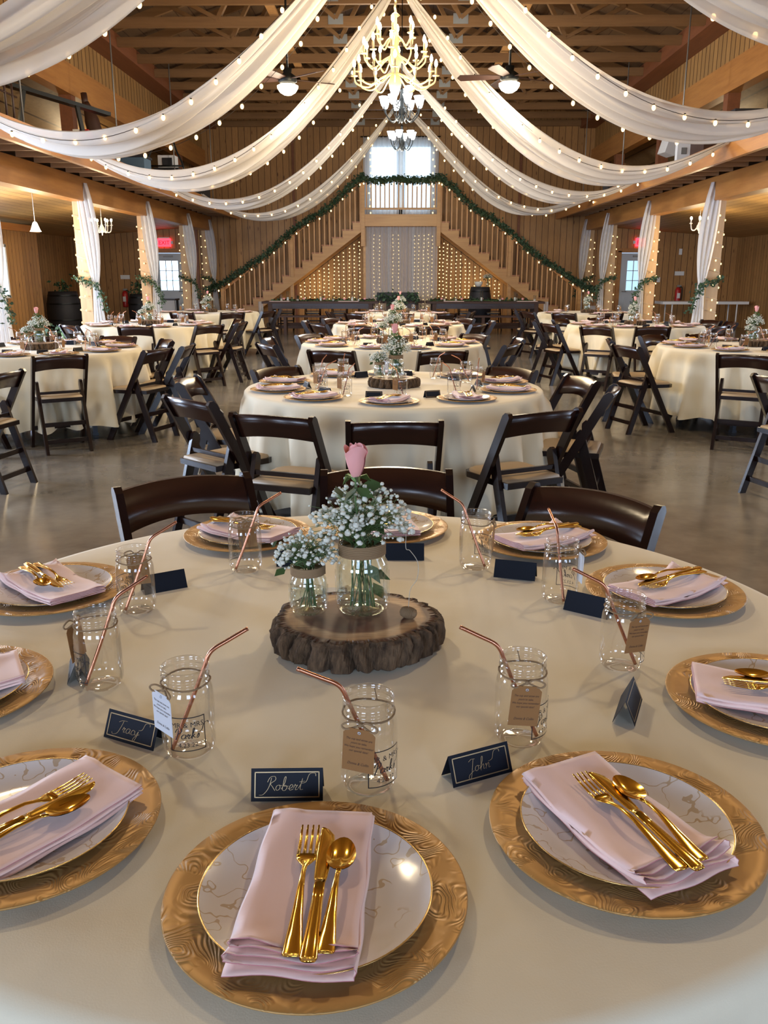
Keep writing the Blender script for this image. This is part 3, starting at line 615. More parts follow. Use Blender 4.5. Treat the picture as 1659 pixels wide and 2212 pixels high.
# ================================================================ POST DRAPES, GARLANDS, POST LIGHTS
def leaves(m,c,n,rad,ls,mn='garland_green'):
    m.use(mn,True)
    for _ in range(n):
        p=Vector(c)+Vector((RND.gauss(0,1),RND.gauss(0,1),RND.gauss(0,1)))*rad*.5; d=Vector((RND.uniform(-1,1),RND.uniform(-1,1),RND.uniform(-1,.4))).normalized(); s_=d.cross(Vector((RND.random(),RND.random(),.3))).normalized(); L=ls*RND.uniform(.7,1.3); w=L*.32
        m.add([p,p+d*L*.5+s_*w,p+d*L,p+d*L*.5-s_*w],[(0,1,2,3)])
for sx,sn in ((-1,'left'),(1,'right')):
    for i,y in enumerate(POSTY):
        if not in_view(sx,y): continue
        ordn=['nearest','second','third','fourth','fifth'][i-(1 if sx>0 else 0)]
        m=M().use('post_sheer',True); tz=1.30
        def dr(u,v):
            z=2.86-v*2.84; xi=PX-.12
            if z>tz: q=(z-tz)/(2.86-tz); w=.07+.15*math.sin(PI*min(1,q*.85+.02))**.8; off=.02-.11*(1-q)-.02*math.sin(PI*q)
            else: q=(tz-z)/tz; w=.07+.15*q; off=-.09-.03*q
            return (sx*(xi+off*.9+.03*math.sin(u*19+3*v)), y-.13+(u-.5)*.10+.03*math.sin(u*16+i)+.0, z) if False else (sx*(xi+off+(u-.5)*w*1.25), y-.16+.035*math.sin(u*21+i+2*v), z)
        m.grid(dr,22,26)
        obj('post_drape',m,label='white sheer drape tied to the %s pillar of the %s row'%(ordn,sn),cat='drape',group='drapes tied to the pillars')
        m=M(); m.use('stem_green',True); gp=spline([(sx*(PX+.12),y-.16,1.36),(sx*(PX-.05),y-.2,1.30),(sx*(PX-.22),y-.24,1.24),(sx*(PX-.32),y-.24,1.05),(sx*(PX-.36),y-.22,.82)],6); m.tube(gp,.006,4)
        for p in gp: leaves(m,p,8,.06,.055)
        obj('greenery_garland',m,label='eucalyptus garland tied round the %s pillar of the %s row'%(ordn,sn),cat='garland',group='garlands on the pillars')
        t=thing('string_lights','warm fairy lights wound round the %s pillar of the %s row'%(ordn,sn),'string lights',(sx*PX,y,0),0,'fairy lights wound round the pillars')
        P=[]; turns=11
        for k in range(turns*8+1):
            a=2*PI*k/8; q=.125*(1+.18*abs(math.sin(2*a))); P.append((q*math.cos(a),q*math.sin(a),2.5-2.4*k/(turns*8)))
        obj('wire',M().use('clear_wire').tube(P,.003,3),t); b=bulb_mesh('bulb_yellow',.014).mesh('bulb')
        for k in range(2,turns*8,2):
            p=P[k]; 
            if p[1]<.11: obj('bulb',b,t,(p[0]*1.12,p[1]*1.12-.01,p[2]+RND.uniform(-.05,.05)))
# stair garlands
def garland(pts,lab,seed):
    m=M().use('stem_green',True); P=spline(pts,8); m.tube(P,.012,4)
    for i in range(len(P)-1):
        for q in(0,.25,.5,.75): leaves(m,P[i].lerp(P[i+1],q),9,.085,.075)
    t=obj('greenery_garland',m,label=lab,cat='garland'); return P
def garland_lights(P,lab,n):
    t=thing('string_lights',lab,'string lights',(0,0,0),0,'bulb strings hanging from the stair garlands'); Q=[p+Vector((0,-.12,-.12)) for p in P]; obj('cable',M().use('wire_dark').tube(Q,.005,4),t)
    for i in range(n):
        f=(i+.5)/n*(len(Q)-1); k=int(f); p=Q[k].lerp(Q[k+1],f-k); obj('bulb',bw,t,p+Vector((0,0,-.03)))
YG=23.98
for sx,sn in ((-1,'left'),(1,'right')):
    G=[(.09+sx*1.0,YG,3.86),(.09+sx*1.35,YG,3.62)]+[(.09+sx*(1.0+q*4.1),YG,3.84-q*2.86-.10*math.sin(q*PI*5+1)**2) for q in(.22,.36,.5,.64,.78,.92)]+[(.09+sx*5.2,YG,1.02)]
    P=garland(G,'long leafy garland running down the %s stair handrail'%sn,1); garland_lights(P,'warm bulb string under the %s stair garland'%sn,15)
P=garland([(.09-1.05,YG,3.84),(-.5,YG-.02,3.78),(0,YG-.03,3.82),(.4,YG-.02,3.78),(.8,YG,3.80),(.09+1.05,YG,3.84)],'leafy garland lying along the landing rail',3); garland_lights([p+Vector((0,0,.02)) for p in P],'warm bulb string hanging along the landing rail',10)
# ================================================================ TABLE, CLOTH, CHAIR
TR=.898; TZ=.747
def cloth_mesh(seed,folds=1.0):
    r=random.Random(seed); ph=[r.uniform(0,6.28) for _ in range(5)]; n=216
    prof=[(0,0)]+[(q*TR/9,0) for q in range(1,9)]+[(TR-.015,0),(TR,-.003),(TR+.010,-.013),(TR+.014,-.03)]+[(TR+.016,-.03-.58*q/12) for q in range(1,13)]
    hang=lambda a:(math.sin(8*a+ph[0])*.3+math.sin(19*a+ph[1]+1.2*math.sin(3*a+ph[4]))*.75+math.sin(31*a+ph[2]+.8*math.sin(5*a))*.35)
    m=M().use('ivory_tablecloth',True); vs=[];
    for rr,z in prof:
        for j in range(n):
            a=2*PI*j/n; k=max(0,-z-.03)/.58; f=hang(a)
            q=rr+ (k**.55)*(.046+.080*f)*folds; zz=TZ+z-.012*k*f+(.0012*math.sin(5*a+ph[3]+rr*9) if z==0 and rr>0 else 0)-0.0012
            vs.append((q*math.cos(a),q*math.sin(a),zz))
    m.add(vs,[(i*n+j,i*n+(j+1)%n,(i+1)*n+(j+1)%n,(i+1)*n+j) for i in range(len(prof)-1) for j in range(n)]); return m.mesh('tablecloth')
CL=[cloth_mesh(3),cloth_mesh(11),cloth_mesh(29)]
t=thing('round_table','',' '); t['category']='table'
obj('tabletop',M().use('dark_table_wood').lathe([(0,.702),(.87,.702),(.875,.712),(.875,.728),(.87,.738),(0,.738)],48),t)
lm=M().use('table_leg_metal').box((0,0,.353),(.04,.04,.706)).box((0,0,.01),(.05,.05,.02)).mesh('leg')
for a,b in((-.5,-.38),(.5,-.38),(-.5,.38),(.5,.38)): obj('leg',lm,t,(a,b,0))
obj('leg_brace',M().use('table_leg_metal').box((0,-.38,.2),(1,.03,.03)).box((0,.38,.2),(1,.03,.03)),t)
TABLE=Proto(t)
c=thing('folding_chair','','folding chair')
sm=[M().use('chair_wood').beam((0,-.205,.80),(0,.22,0),.024,.052,(0,1,0)) for _ in(1,)][0]
st=M().use('chair_wood',True); st.poly([( -.232+.0,.785),(-.222,.803),(-.200,.806),(-.178,.79),(.245,0),(.190,0)],.024,0,0); st.sm=[False]*len(st.sm); ste=st.mesh('back_stile')
for s in(-1,1): obj('back_stile',ste,c,(s*.205,0,0))
rl=M().use('chair_wood').poly([(-.088,.55),(-.080,.578),(-.058,.585),(-.038,.565),(-.036,.54),(-.205,0),(-.250,0)],.024,0,0).mesh('rear_leg')
for s in(-1,1): obj('rear_leg',rl,c,(s*.172,0,0))
m=M().use('chair_slat_wood',True)
def sl(u,v):
    # closed ring cross section: outer face and inner face
    x=(u-.5)*.396; bow=.036*(1-(2*u-1)**2); top=.796+.012*(1-(2*u-1)**2)-.004; bot=.672+.022*(1-(2*u-1)**2)
    ring=[(0,bot),(0,(bot+top)/2),(0,top),(.016,top),(.016,(bot+top)/2),(.016,bot),(0,bot)]; o,z=ring[int(round(v*6))]
    return (x,-.205+(.80-z)*.53-bow+o-.012,z)
m.grid(sl,16,7); m.sm=[False if (i%6) in(2,5) else True for i in range(len(m.sm))]; obj('backrest',m,c)
def seat_outline(s=1,front=.215,back=-.17): return [(-.165*s,back),(.165*s,back),(.185*s,front-.05),(.165*s,front-.01),(.12*s,front+.01),(-.12*s,front+.01),(-.165*s,front-.01),(-.185*s,front-.05)]
obj('seat_frame',M().use('chair_wood').poly(seat_outline(),.03,2,.435),c)
m=M().use('chair_cushion',True); o1=seat_outline(.95,.20,-.155); 
k=len(o1); vs=[(x,y,.45) for x,y in o1]+[(x*.98,y*.98,.462) for x,y in o1]+[(x*.88,y*.88+.002,.468) for x,y in o1]+[(0,.02,.470)]
m.add(vs,[(i+q*k,(i+1)%k+q*k,(i+1)%k+(q+1)*k,i+(q+1)*k) for q in(0,1) for i in range(k)]+[(2*k+i,2*k+(i+1)%k,3*k) for i in range(k)]); obj('cushion',m,c)
obj('front_rung',M().use('chair_wood').box((0,.128,.175),(.39,.018,.034)),c)
for z in(.10,.235): obj('rear_rung',M().use('chair_wood').box((0,-.222+z*.30,z),(.33,.018,.034)),c)
obj('seat_rail',M().use('chair_wood').box((0,-.09,.49),(.36,.016,.022)),c)
CHAIR=Proto(c)
def chair_back(tc,deg,r,lab,grp,twist=0,fold=0):
    """chair whose backrest stands at radius r from the table centre"""
    a=R(deg); rr=r-.20; CHAIR.put((tc[0]+rr*math.cos(a),tc[1]+rr*math.sin(a),0),a+PI/2+R(twist),lab,grp,scale=(1,1,.985))
# ================================================================ PLACE SETTINGS
def bake(o):
    dg=bpy.context.evaluated_depsgraph_get(); dg.update(); me=bpy.data.meshes.new_from_object(o.evaluated_get(dg)); o.modifiers.clear(); o.data=me; return o
ch=obj('charger_plate',M().use('gold_charger',True).lathe([(0,.001),(.10,.001),(.115,.003),(.150,.010),(.1645,.0125),(.1655,.0142),(.164,.0152),(.150,.0135),(.118,.0065),(.108,.0045),(0,.0045)],96),cat='charger plate'); CHARGER=Proto(ch)
pl=obj('dinner_plate',M().use('pearl_plate',True).lathe([(0,.0050),(.080,.0050),(.088,.0065),(.110,.0125),(.1255,.0195),(.1265,.0210)],80).lathe([(.1255,.0212),(.110,.0142),(.088,.0085),(.078,.0068),(0,.0068)],80),cat='dinner plate')
obj('gold_rim',M().use('gold_rim',True).lathe([(.1262,.0200),(.1272,.0206),(.1272,.0216),(.1258,.0217),(.1252,.0210)],80),pl); PLATE=Proto(pl)
def napkin(seed,fan=1.0):
    r=random.Random(seed); ph=[r.uniform(0,6) for _ in range(6)]; L=5; w=.0595; gap=.0030; per=14; P=[]
    for k in range(L):
        d=1 if k%2==0 else -1
        for i in range(per): P.append((d*(-1+2*i/(per-1))*w,k,k*gap))
        if k<L-1:
            for q in(-.5,0,.5): P.append((d*(w+.0022*math.cos(q*PI)),k+.5+q/2,k*gap+gap*(.5+.5*math.sin(q*PI))))
    nv=30
    def fn(u,v):
        x,k,z=P[int(round(u*(len(P)-1)))]; y0=-.121+.004*(L-1-k)*-1*.4+.0055*k*fan; y=y0+(.121-y0)*v
        e=max(0,(-.075-y)/.045); e2=e*e; c=abs(x)/w
        zz=.0095+z+.0085*min(1,(abs(y)/.121))**2+.0035*(1-c)*0
        # relaxed waves and opened hems at the near end
        zz+=e2*(.0045*k*fan*c**3+.0016*k*fan)+e*.0018*k*math.sin(x*85+ph[0]+k)*fan
        x2=x*(1.03+.03*(-y/.12)*fan)+.0012*math.sin(y*60+ph[1]+k*.7)
        zz+=.0028*math.exp(-((x+.045-.01*math.sin(y*20+ph[2]))/.012)**2)*(k/4)+.0006*math.sin(y*45+x*30+ph[3])
        return (x2,y+.002*math.sin(x*70+ph[4]+k)*e,zz)
    m=M().use('pink_napkin',True).use('napkin_hem').use('pink_napkin',True); m.grid(fn,len(P),nv); o=obj('folded_napkin',m,cat='napkin')
    s_=o.modifiers.new('s','SOLIDIFY'); s_.thickness=.0010; s_.offset=0; s_.material_offset_rim=1; return bake(o)
NAP=[Proto(napkin(1)),Proto(napkin(2,1.25)),Proto(napkin(5,.7))]
def loft(m,secs,n=10):
    vs=[]
    for y,hw,z,ht,*cx in secs:
        c_=cx[0] if cx else 0
        for j in range(n): t=2*PI*j/n; vs.append((c_+hw*math.cos(t),y,z+ht*math.sin(t)))
    k=len(secs); m.add(vs,[(i*n+j,i*n+(j+1)%n,(i+1)*n+(j+1)%n,(i+1)*n+j) for i in range(k-1) for j in range(n)]+[tuple(range(n)),tuple((k-1)*n+j for j in range(n-1,-1,-1))]); return m
HAN=[(-.100,.0085,.0015,.0012),(-.097,.0100,.0016,.0016),(-.080,.0088,.0020,.0016),(-.050,.0060,.0055,.0018),(-.015,.0038,.0095,.0019),(.012,.0028,.0085,.0019),(.026,.0030,.0050,.0017)]
def cutlery(kind):
    m=M().use('gold_cutlery',True)
    if kind=='fork':
        o=obj('fork',loft(m,HAN+[(.034,.0070,.0030,.0013),(.042,.0112,.0016,.0011),(.052,.0122,.0012,.0010)]),cat='fork')
        tm=M().use('gold_cutlery',True)
        for i in range(4):
            x=-.0096+i*.0064; loft(tm,[(.050,.0026,.0012,.0010,x),(.062,.0020,.0014,.0009,x),(.080,.0017,.0030,.0008,x),(.098,.0010,.0060,.0006,x)],6)
        obj('tines',tm,o)
    elif kind=='knife':
        o=obj('table_knife',loft(m,[(-.103,.0075,.003,.0026),(-.100,.0088,.003,.0034),(-.07,.0078,.003,.0036),(-.02,.0062,.003,.0036),(.005,.0058,.003,.0032)]),cat='knife')
        bm=M().use('gold_cutlery',True); loft(bm,[(.004,.0055,.003,.0022),(.014,.0072,.003,.0012),(.04,.0088,.003,.0010,.0005),(.07,.0100,.003,.0009,.0015),(.088,.0085,.003,.0008,.0005),(.098,.0050,.003,.0007,-.0025),(.102,.0015,.003,.0005,-.005)],10); obj('blade',bm,o)
    else:
        o=obj('spoon',loft(m,[(y*.93+.00,w,z,h) for y,w,z,h in HAN]),cat='spoon')
        b=M().use('gold_cutlery',True)
        for off in(0,.0008):
            vs=[];n=20
            for i in range(6):
                q=i/5
                for j in range(n):
                    t=2*PI*j/n; y=math.sin(t)*q; x=math.cos(t)*q*(1-.12*y); vs.append((x*.0165,.050+y*.0280,.0058-.0062*(1-q*q)+off))
            b.add(vs,[(i*n+j,i*n+(j+1)%n,(i+1)*n+(j+1)%n,(i+1)*n+j) for i in range(5) for j in range(n)])
        obj('bowl',b,o)
    return Proto(o)
FORK,KNIFE,SPOON=cutlery('fork'),cutlery('knife'),cutlery('spoon')
# jar with print, twine and tag
def jar(tagmat):
    o=obj('mason_jar',M().use('clear_plastic',True).lathe([(0,.006),(.020,.0045),(.027,.001),(.031,.004),(.0345,.012),(.0350,.020),(.0350,.080),(.0342,.090),(.0310,.0985),(.0296,.1005),(.0316,.102),(.0318,.104),(.0297,.1055),(.0296,.1085),(.0313,.1095),(.0314,.1115),(.0297,.1128),(.0296,.1185),(.0312,.1198),(.0314,.1215),(.0304,.1232),(.0290,.1228),(.0284,.120),(.0284,.100)],40),cat='mason jar')
    rr=.0356; a0=-PI/2+R(52); P=lambda x,z:(rr*math.cos(a0+x/rr),rr*math.sin(a0+x/rr),z)
    m=M().use('black_print'); fr=.0013; fw,z0,z1=.0235,.018,.066
    def strip(x0,z0_,x1,z1_):
        n=max(2,int(abs(x1-x0)/.003)+2); vs=[]
        for i in range(n): x=x0+(x1-x0)*i/(n-1); vs+=[P(x,z0_),P(x,z1_)]
        m.add(vs,[(2*i,2*i+1,2*i+3,2*i+2) for i in range(n-1)])
    strip(-fw,z0,fw,z0+fr); strip(-fw,z1-fr,fw,z1); strip(-fw,z0,-fw+fr,z1); strip(fw-fr,z0,fw,z1)
    for body,size,zz in (('MR & MRS',.0098,.052),('4.23.22',.0088,.024)):
        me=text_mesh(body,size,'black_print'); m.add([P(v.co.x,zz+v.co.y) for v in me.vertices],[tuple(p.vertices) for p in me.polygons])
    sz=.0150; w_=word_w('Parks',sz); script_mesh(m,'Parks',sz,-w_/2-.001,.036,.0014,lambda x,y:P(x,y),True)
    obj('printed_label',m,o)
    tw=M().use('twine',True); ring=[((.0316)*math.cos(t),.0316*math.sin(t),.1015+.0012*math.sin(3*t)) for t in [2*PI*i/24 for i in range(25)]]; tw.tube(ring,.0013,5)
    tw.tube(spline([(0,-.032,.101),(-.010,-.038,.106),(-.021,-.040,.101),(-.016,-.039,.096),(0,-.034,.100),(.010,-.038,.106),(.022,-.040,.101),(.016,-.039,.095),(0,-.033,.100)],5),.0013,5); tw.ball((0,-.0345,.1005),.003,6,4)
    tw.tube([(.002,.031,.101),(-.002,.034,.116)],.0009,4)
    obj('twine_bow',tw,o)
    tg=M().use(tagmat); tg.poly([(-.0195,-.058),(.0195,-.058),(.0195,-.007),(.013,0),(-.013,0),(-.0195,-.007)],.0006,1,0)
    tx=M().use('tag_ink'); me=text_mesh('The cup and straw are\nyours to take.\nWe hope you remember\nour special date!',.0043,'tag_ink',.35,space=1.25)
    tx.add([(v.co.x*.82,-.0006,v.co.y-.015) for v in me.vertices],[tuple(p.vertices) for p in me.polygons])
    me=text_mesh('Donna & Collin',.0052,'tag_ink',.4); tx.add([(v.co.x*.8,-.0006,v.co.y-.049) for v in me.vertices],[tuple(p.vertices) for p in me.polygons])
    hole=M().use('pale_paper_and_glare',True); hole.lathe([(.0012,-.0004),(.0022,0),(.0012,.0004)],10)
    q=obj('paper_tag',tg,o,(0,-.0385,.0975)); q.rotation_euler=(R(3),R(4),0)
    obj('tag_writing',tx,q); h=obj('tag_eyelet',hole,q,(0,-.0008,-.005)); h.rotation_euler=(PI/2,0,0)
    return Proto(o)
JAR=jar('kraft_paper'); JAR_GLARE=jar('pale_paper_and_glare')  # second jar: kraft tag coloured pale to stand in for cool window glare
s_=obj('bent_straw',M().use('copper_straw',True).tube(spline([(-.025,0,.006),(.000,0,.062),(.0255,0,.1225),(.0335,0,.142),(.043,0,.152),(.062,0,.161),(.092,0,.175)],5),.0030,10),cat='straw'); STRAW=Proto(s_)
def place_card(name):
    m=M().use('navy_card'); w=.047; h=.0385; d=.017; th=.0006
    o=obj('place_card',m.add([(-w,-d,0),(w,-d,0),(w,0,h),(-w,0,h),(-w,d,0),(w,d,0),(-w,-d+th,0),(w,-d+th,0),(w,0,h-.001),(-w,0,h-.001),(-w,d-th,0),(w,d-th,0)],[(0,1,2,3),(3,2,5,4),(6,9,8,7),(9,10,11,8),(0,6,7,1),(4,5,11,10),(0,3,9,6),(1,7,8,2),(3,4,10,9),(2,8,11,5)]),cat='place card')
    L=math.hypot(h,d); P=lambda x,y:(x,-d+d*(y/L)-.0004,h*(y/L)+.0002)
    b=M().use('gold_foil'); e=.0045; t=.0014
    def q(x0,y0,x1,y1): b.add([P(x0,y0),P(x1,y0),P(x1,y1),P(x0,y1)],[(0,1,2,3)])
    q(-w+e,e,w-e,e+t); q(-w+e,L-e-t,w-e,L-e); q(-w+e,e,-w+e+t,L-e); q(w-e-t,e,w-e,L-e)
    obj('foil_border',b,o)
    if name:
        n=M().use('gold_foil'); sz=.0180; ww=word_w(name,sz); script_mesh(n,name,sz,-ww/2-.003,.0135,.00065,P,True); obj('foil_name',n,o)
    return Proto(o)
CARD={'Robert':place_card('Robert'),'John':place_card('John'),'Tracy':place_card('Tracy'),'':place_card('')}
# centrepiece
def slice_():
    n=300; r=random.Random(4); ph=[r.uniform(0,6) for _ in range(8)]
    groove=[0]*n
    for _ in range(62):
        c_=r.randrange(n); d=r.uniform(.007,.024); wd=r.uniform(1.2,3.0)
        for j in range(n):
            q=min(abs(j-c_),n-abs(j-c_)); groove[j]=max(groove[j],d*math.exp(-(q/wd)**2))
    def rad(a,j,z): 
        b=1+.020*math.sin(2*a+ph[0])+.014*math.sin(3*a+ph[1])+.010*math.sin(7*a+ph[2])
        jj=int(j+2.2*math.sin(z*60+ph[3]+j*.1))%n
        return b,groove[jj]
    m=M().use('bark',False); prof=[(-.010,.0),(0,.006),(.002,.018),(.003,.03),(.001,.042),(-.002,.050),(-.010,.0545),(-.016,.055)]
    vs=[]
    for k,(o,z) in enumerate(prof):
        for j in range(n):
            a=2*PI*j/n; b,g=rad(a,j,z); g=g if k<6 else g*.5; q=o-g+(r.uniform(-.0018,.0018) if 0<k<6 else 0)
            vs.append(((.158*b+q)*math.cos(a),(.145*b+q)*math.sin(a),z+(r.uniform(-.002,.002) if k==7 else 0)))
    m.add(vs,[(i*n+j,i*n+(j+1)%n,(i+1)*n+(j+1)%n,(i+1)*n+j) for i in range(len(prof)-1) for j in range(n)])
    o=thing('wood_slice','',''); o['category']='wood slice'; obj('bark',m,o)
    tp=M().use('slice_top',False); vs2=[tuple(v) for v in vs[-n:]]; cc=(0,0,.0555)
    mid=[(x*.93,y*.93,.0552) for x,y,z in vs2]
    tp.add([cc]+mid+vs2,[(0,1+j,1+(j+1)%n) for j in range(n)]+[(1+j,1+n+j,1+n+(j+1)%n,1+(j+1)%n) for j in range(n)]); obj('sawn_top',tp,o)
    return Proto(o)
SLICE=slice_()
def vase(r,h,nm,wz):
    k=r; o=obj('glass_jar_vase',M().use('vase_glass',True).lathe([(0,.008),(k*.6,.006),(k*.8,.001),(k*.93,.004),(k,.014),(k,h*.62),(k*.96,h*.70),(k*.84,h*.78),(k*.80,h*.82),(k*.82,h*.84),(k*.80,h*.93),(k*.83,h*.97),(k*.82,h),(k*.78,h*.995),(k*.76,h*.8),(k*.92,h*.69),(k*.96,h*.6),(k*.96,.018),(k*.86,.010),(0,.011)],36),cat='vase')
    obj('water',M().use('water',True).lathe([(0,.0115),(k*.86,.0115),(k*.945,.020),(k*.945,wz-.002),(k*.93,wz),(0,wz)],30),o)
    tw=M().use('twine',True); 
    pts=[]
    for i in range(7*20+1):
        t=2*PI*i/20; z=h*.81+h*.17*(i/140); pts.append(((k*.84+.0012)*math.cos(t),(k*.84+.0012)*math.sin(t),z))
    tw.tube(pts,.0019,6); obj('twine_wrap',tw,o); 
    rb=M().use('vase_glass',True)
    for i in range(10):
        a=2*PI*i/10; rb.tube([((k+.0005)*math.cos(a),(k+.0005)*math.sin(a),h*.12),((k+.0005)*math.cos(a),(k+.0005)*math.sin(a),h*.58)],.0010,4)
    obj('moulded_rib',rb,o); return Proto(o)
VB=vase(.0495,.136,'b',.035); VS=vase(.0355,.092,'s',.042)
def bouquet(seed,h0,n,rx,top,lean,base_r,nl,bs=.0050):
    r=random.Random(seed); sm=M().use('stem_green',True); bl=M().use('blossom_white',True); lf=M()
    for i in range(n):
        a=r.uniform(0,2*PI); q=math.sqrt(r.random()); e=Vector((q*rx*math.cos(a)+lean*r.random(),q*rx*.8*math.sin(a),h0+(top-h0)*(1-.55*q*q)*r.uniform(.35,1.0)))
        if i%12==0 or i==0:
            b=Vector((r.uniform(-1,1)*base_r*.6,r.uniform(-1,1)*base_r*.6,.012)); nk=Vector((r.uniform(-1,1)*base_r*.55,r.uniform(-1,1)*base_r*.55,h0)); fork=nk.lerp(e,.45); sm.tube([b,nk,fork],[.0012,.0010,.0007],4,False); last=fork
        mid=last.lerp(e,.5)+Vector((0,0,.008)); sm.tube([last,mid,e],[.0006,.0005,.0004],3,False)
        sz=bs*r.uniform(.45,1.15); bl.ball(e,sz,7,5,(1,1,.85),.28)
        if r.random()<.5: 
            e2=e+Vector((r.uniform(-1,1),r.uniform(-1,1),r.uniform(-.3,1)))*.014; bl.ball(e2,sz*.7,6,4,(1,1,.9),.25); sm.tube([mid,e2],.0004,3,False)
    for i in range(nl):
        a=r.uniform(0,6.28); c_=Vector((math.cos(a),math.sin(a),0))*rx*.25; leaves(lf,(c_.x,c_.y,h0+r.uniform(0,.05)),3,.04,.028,'leaf_green')
    o=thing('flower_bouquet','',''); o['category']='flowers'; obj('stems',sm,o); b=obj('blossoms',bl,o); b['kind']='stuff'
    if nl: obj('leaves',lf,o)
    return Proto(o)
BQ=bouquet(5,.128,330,.098,.245,0,.036,6,.0052); BS=bouquet(9,.088,170,.062,.155,0,.026,3,.0045)
def rose():
    o=thing('pink_rose','',''); o['category']='rose'; r=random.Random(2)
    sm=M().use('stem_green',True).tube(spline([(.02,0,.012),(.012,0,.10),(-.002,.0,.20),(0,0,.262)],6),.0019,6); obj('stem',sm,o)
    for k in range(7):
        a0=k*2.2+.4; rad=.0045+.0021*k**.85; hh=.064-.0008*k; m=M().use('rose_pink',True); sp=1.15 if k>2 else 1.6; fl=.0 if k<3 else .006
        def fn(u,v):
            a=a0+(u-.5)*2*sp; prof=.45+1.05*math.sin(min(v,.95)*PI*.62)**.9; edge=(1-(2*u-1)**2*.22); q=rad*prof*(1-.28*v*(v>.0)*(1 if k<3 else .25))+fl*max(0,v-.8)*5*abs(2*u-1)**1.0
            return (q*math.cos(a),q*math.sin(a),.260+hh*v*edge)
        m.grid(fn,11,9); obj('petal',m,o)
    m=M().use('bud_green',True)
    for i in range(5):
        a=i*1.257; d=Vector((math.cos(a),math.sin(a),0)); s2=Vector((-d.y,d.x,0))
        m.add([d*.004+s2*.004+Vector((0,0,.262)),d*.004-s2*.004+Vector((0,0,.262)),d*.020-s2*.003+Vector((0,0,.262+.004)),d*.028+Vector((0,0,.252)),d*.020+s2*.003+Vector((0,0,.266))],[(0,1,2,3,4)])
    m.ball((0,0,.261),.008,8,5); obj('sepals',m,o)
    m=M(); leaves(m,(.0,-.01,.245),5,.02,.045,'leaf_green'); m.use('leaf_green',True)
    for p,d in (((.012,-.005,.10),(.6,-.3,-1)),((.014,0,.085),(1,.1,-.6)),((.02,.0,.06),(.5,.2,-1))):
        p=Vector(p);d=Vector(d).normalized(); s2=d.cross(Vector((0,1,0.2))).normalized(); m.add([p,p+d*.018+s2*.012,p+d*.045,p+d*.018-s2*.012],[(0,1,2,3)])
    obj('leaves',m,o); return Proto(o)
ROSE=rose()
# ================================================================ NEAR TABLE
C0=(-.062,1.51)
TABLE.put((*C0,0),.3,'round folding banquet table hidden under the nearest ivory cloth','round tables under ivory cloths')
def cloth_at(c,mesh,rz,lab): obj('tablecloth',mesh,loc=(c[0],c[1],0),rz=rz,label=lab,cat='tablecloth',group='ivory cloths on the round tables')
cloth_at(C0,CL[0],.2,'ivory tablecloth on the nearest round table')
ZT=.7470
# name, charger centre, napkin turn (deg, added to the radial direction), wave of the napkin, cutlery turn
SEATS=[('front centre',(-.086,.801),-1,0,1),('right front',(.282,.928),-4,1,-9),('right edge',(.604,1.262),6,0,8),('right back',(.575,1.752),16,1,14),('far right',(.369,2.111),-20,1,-24),
('far centre',(-.027,2.228),14,0,8),('far left',(-.387,2.159),32,1,30),('left back',(-.745,1.745),-24,1,-30),('left edge',(-.735,1.275),10,0,6),('left front',(-.460,.925),-2,2,-6)]
XO={'left front':(.022,-.014)}
for nm,(x,y),dn,nk,dc in SEATS:
    sup='at the %s seat of the nearest table'%nm
    CHARGER.put((x,y,ZT),RND.uniform(0,6),'gold embossed charger plate '+sup,'gold charger plates')
    PLATE.put((x,y,ZT),RND.uniform(0,6),'pearl white gold-rimmed dinner plate '+sup,'pearl dinner plates')
    a=math.atan2(y-C0[1],x-C0[0])+PI/2+R(dn)
    ex,ey=XO.get(nm,(0,0)); NAP[nk].put((x-.008*math.cos(a)+ex,y-.004+ey,ZT+.0035),a,'folded pink napkin '+sup,'folded pink napkins')
    a=math.atan2(y-C0[1],x-C0[0])+PI/2+R(dc); c_,s_=math.cos(a),math.sin(a); zc=ZT+.0335
    def loc(u,v): u+=.006; v-=.012; return (x+c_*u-s_*v+ex,y+s_*u+c_*v+ey,zc)
    FORK.put(loc(-.0185,-.006),0,'gold fork on the pink napkin '+sup,'gold forks',rot=(0,0,a+R(1))); KNIFE.put(loc(.000,-.010),0,'gold knife on the pink napkin '+sup,'gold knives',rot=(0,0,a)); SPOON.put(loc(.018,-.008),0,'gold spoon on the pink napkin '+sup,'gold spoons',rot=(0,0,a-R(2)))
# jars: pixel of base centre, tag direction, straw direction, plain or glare-painted kraft tag, label
JARS=[((797,1697),-104,186,0,'clear jar with brown tag, nearest the front centre charger'),((411,1621),-130,22,1,'clear jar with glare-painted pale tag, left front of the wood slice'),((1122,1597),-88,176,0,'clear jar with brown tag, right front of the wood slice'),
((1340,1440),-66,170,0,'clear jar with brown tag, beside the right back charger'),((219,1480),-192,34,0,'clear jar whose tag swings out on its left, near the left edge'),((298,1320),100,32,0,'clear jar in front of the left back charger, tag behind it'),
((532,1232),95,28,0,'clear jar in front of the far left charger'),((1026,1226),-2,150,0,'clear jar standing left of the far right charger'),((1208,1297),2,100,1,'clear jar with glare-painted pale tag hanging right, by the far right card')]
SN=['at the front centre','at the left front','at the right front','beside the right back charger','near the left edge','before the left back charger','before the far left charger','before the far right charger','beside the glare-painted right-hand tag']
for jn,((px,py),ta,sa,pale,lab) in enumerate(JARS):
    p=at(px,py,ZT); (JAR_GLARE if pale else JAR).put((p.x,p.y,ZT+.001),R(ta)+PI/2,lab,'mason jars on the nearest table',scale=1.09)
    STRAW.put((p.x,p.y,ZT+.001),R(sa),'bent copper straw in the jar '+SN[jn],'copper straws on the nearest table')
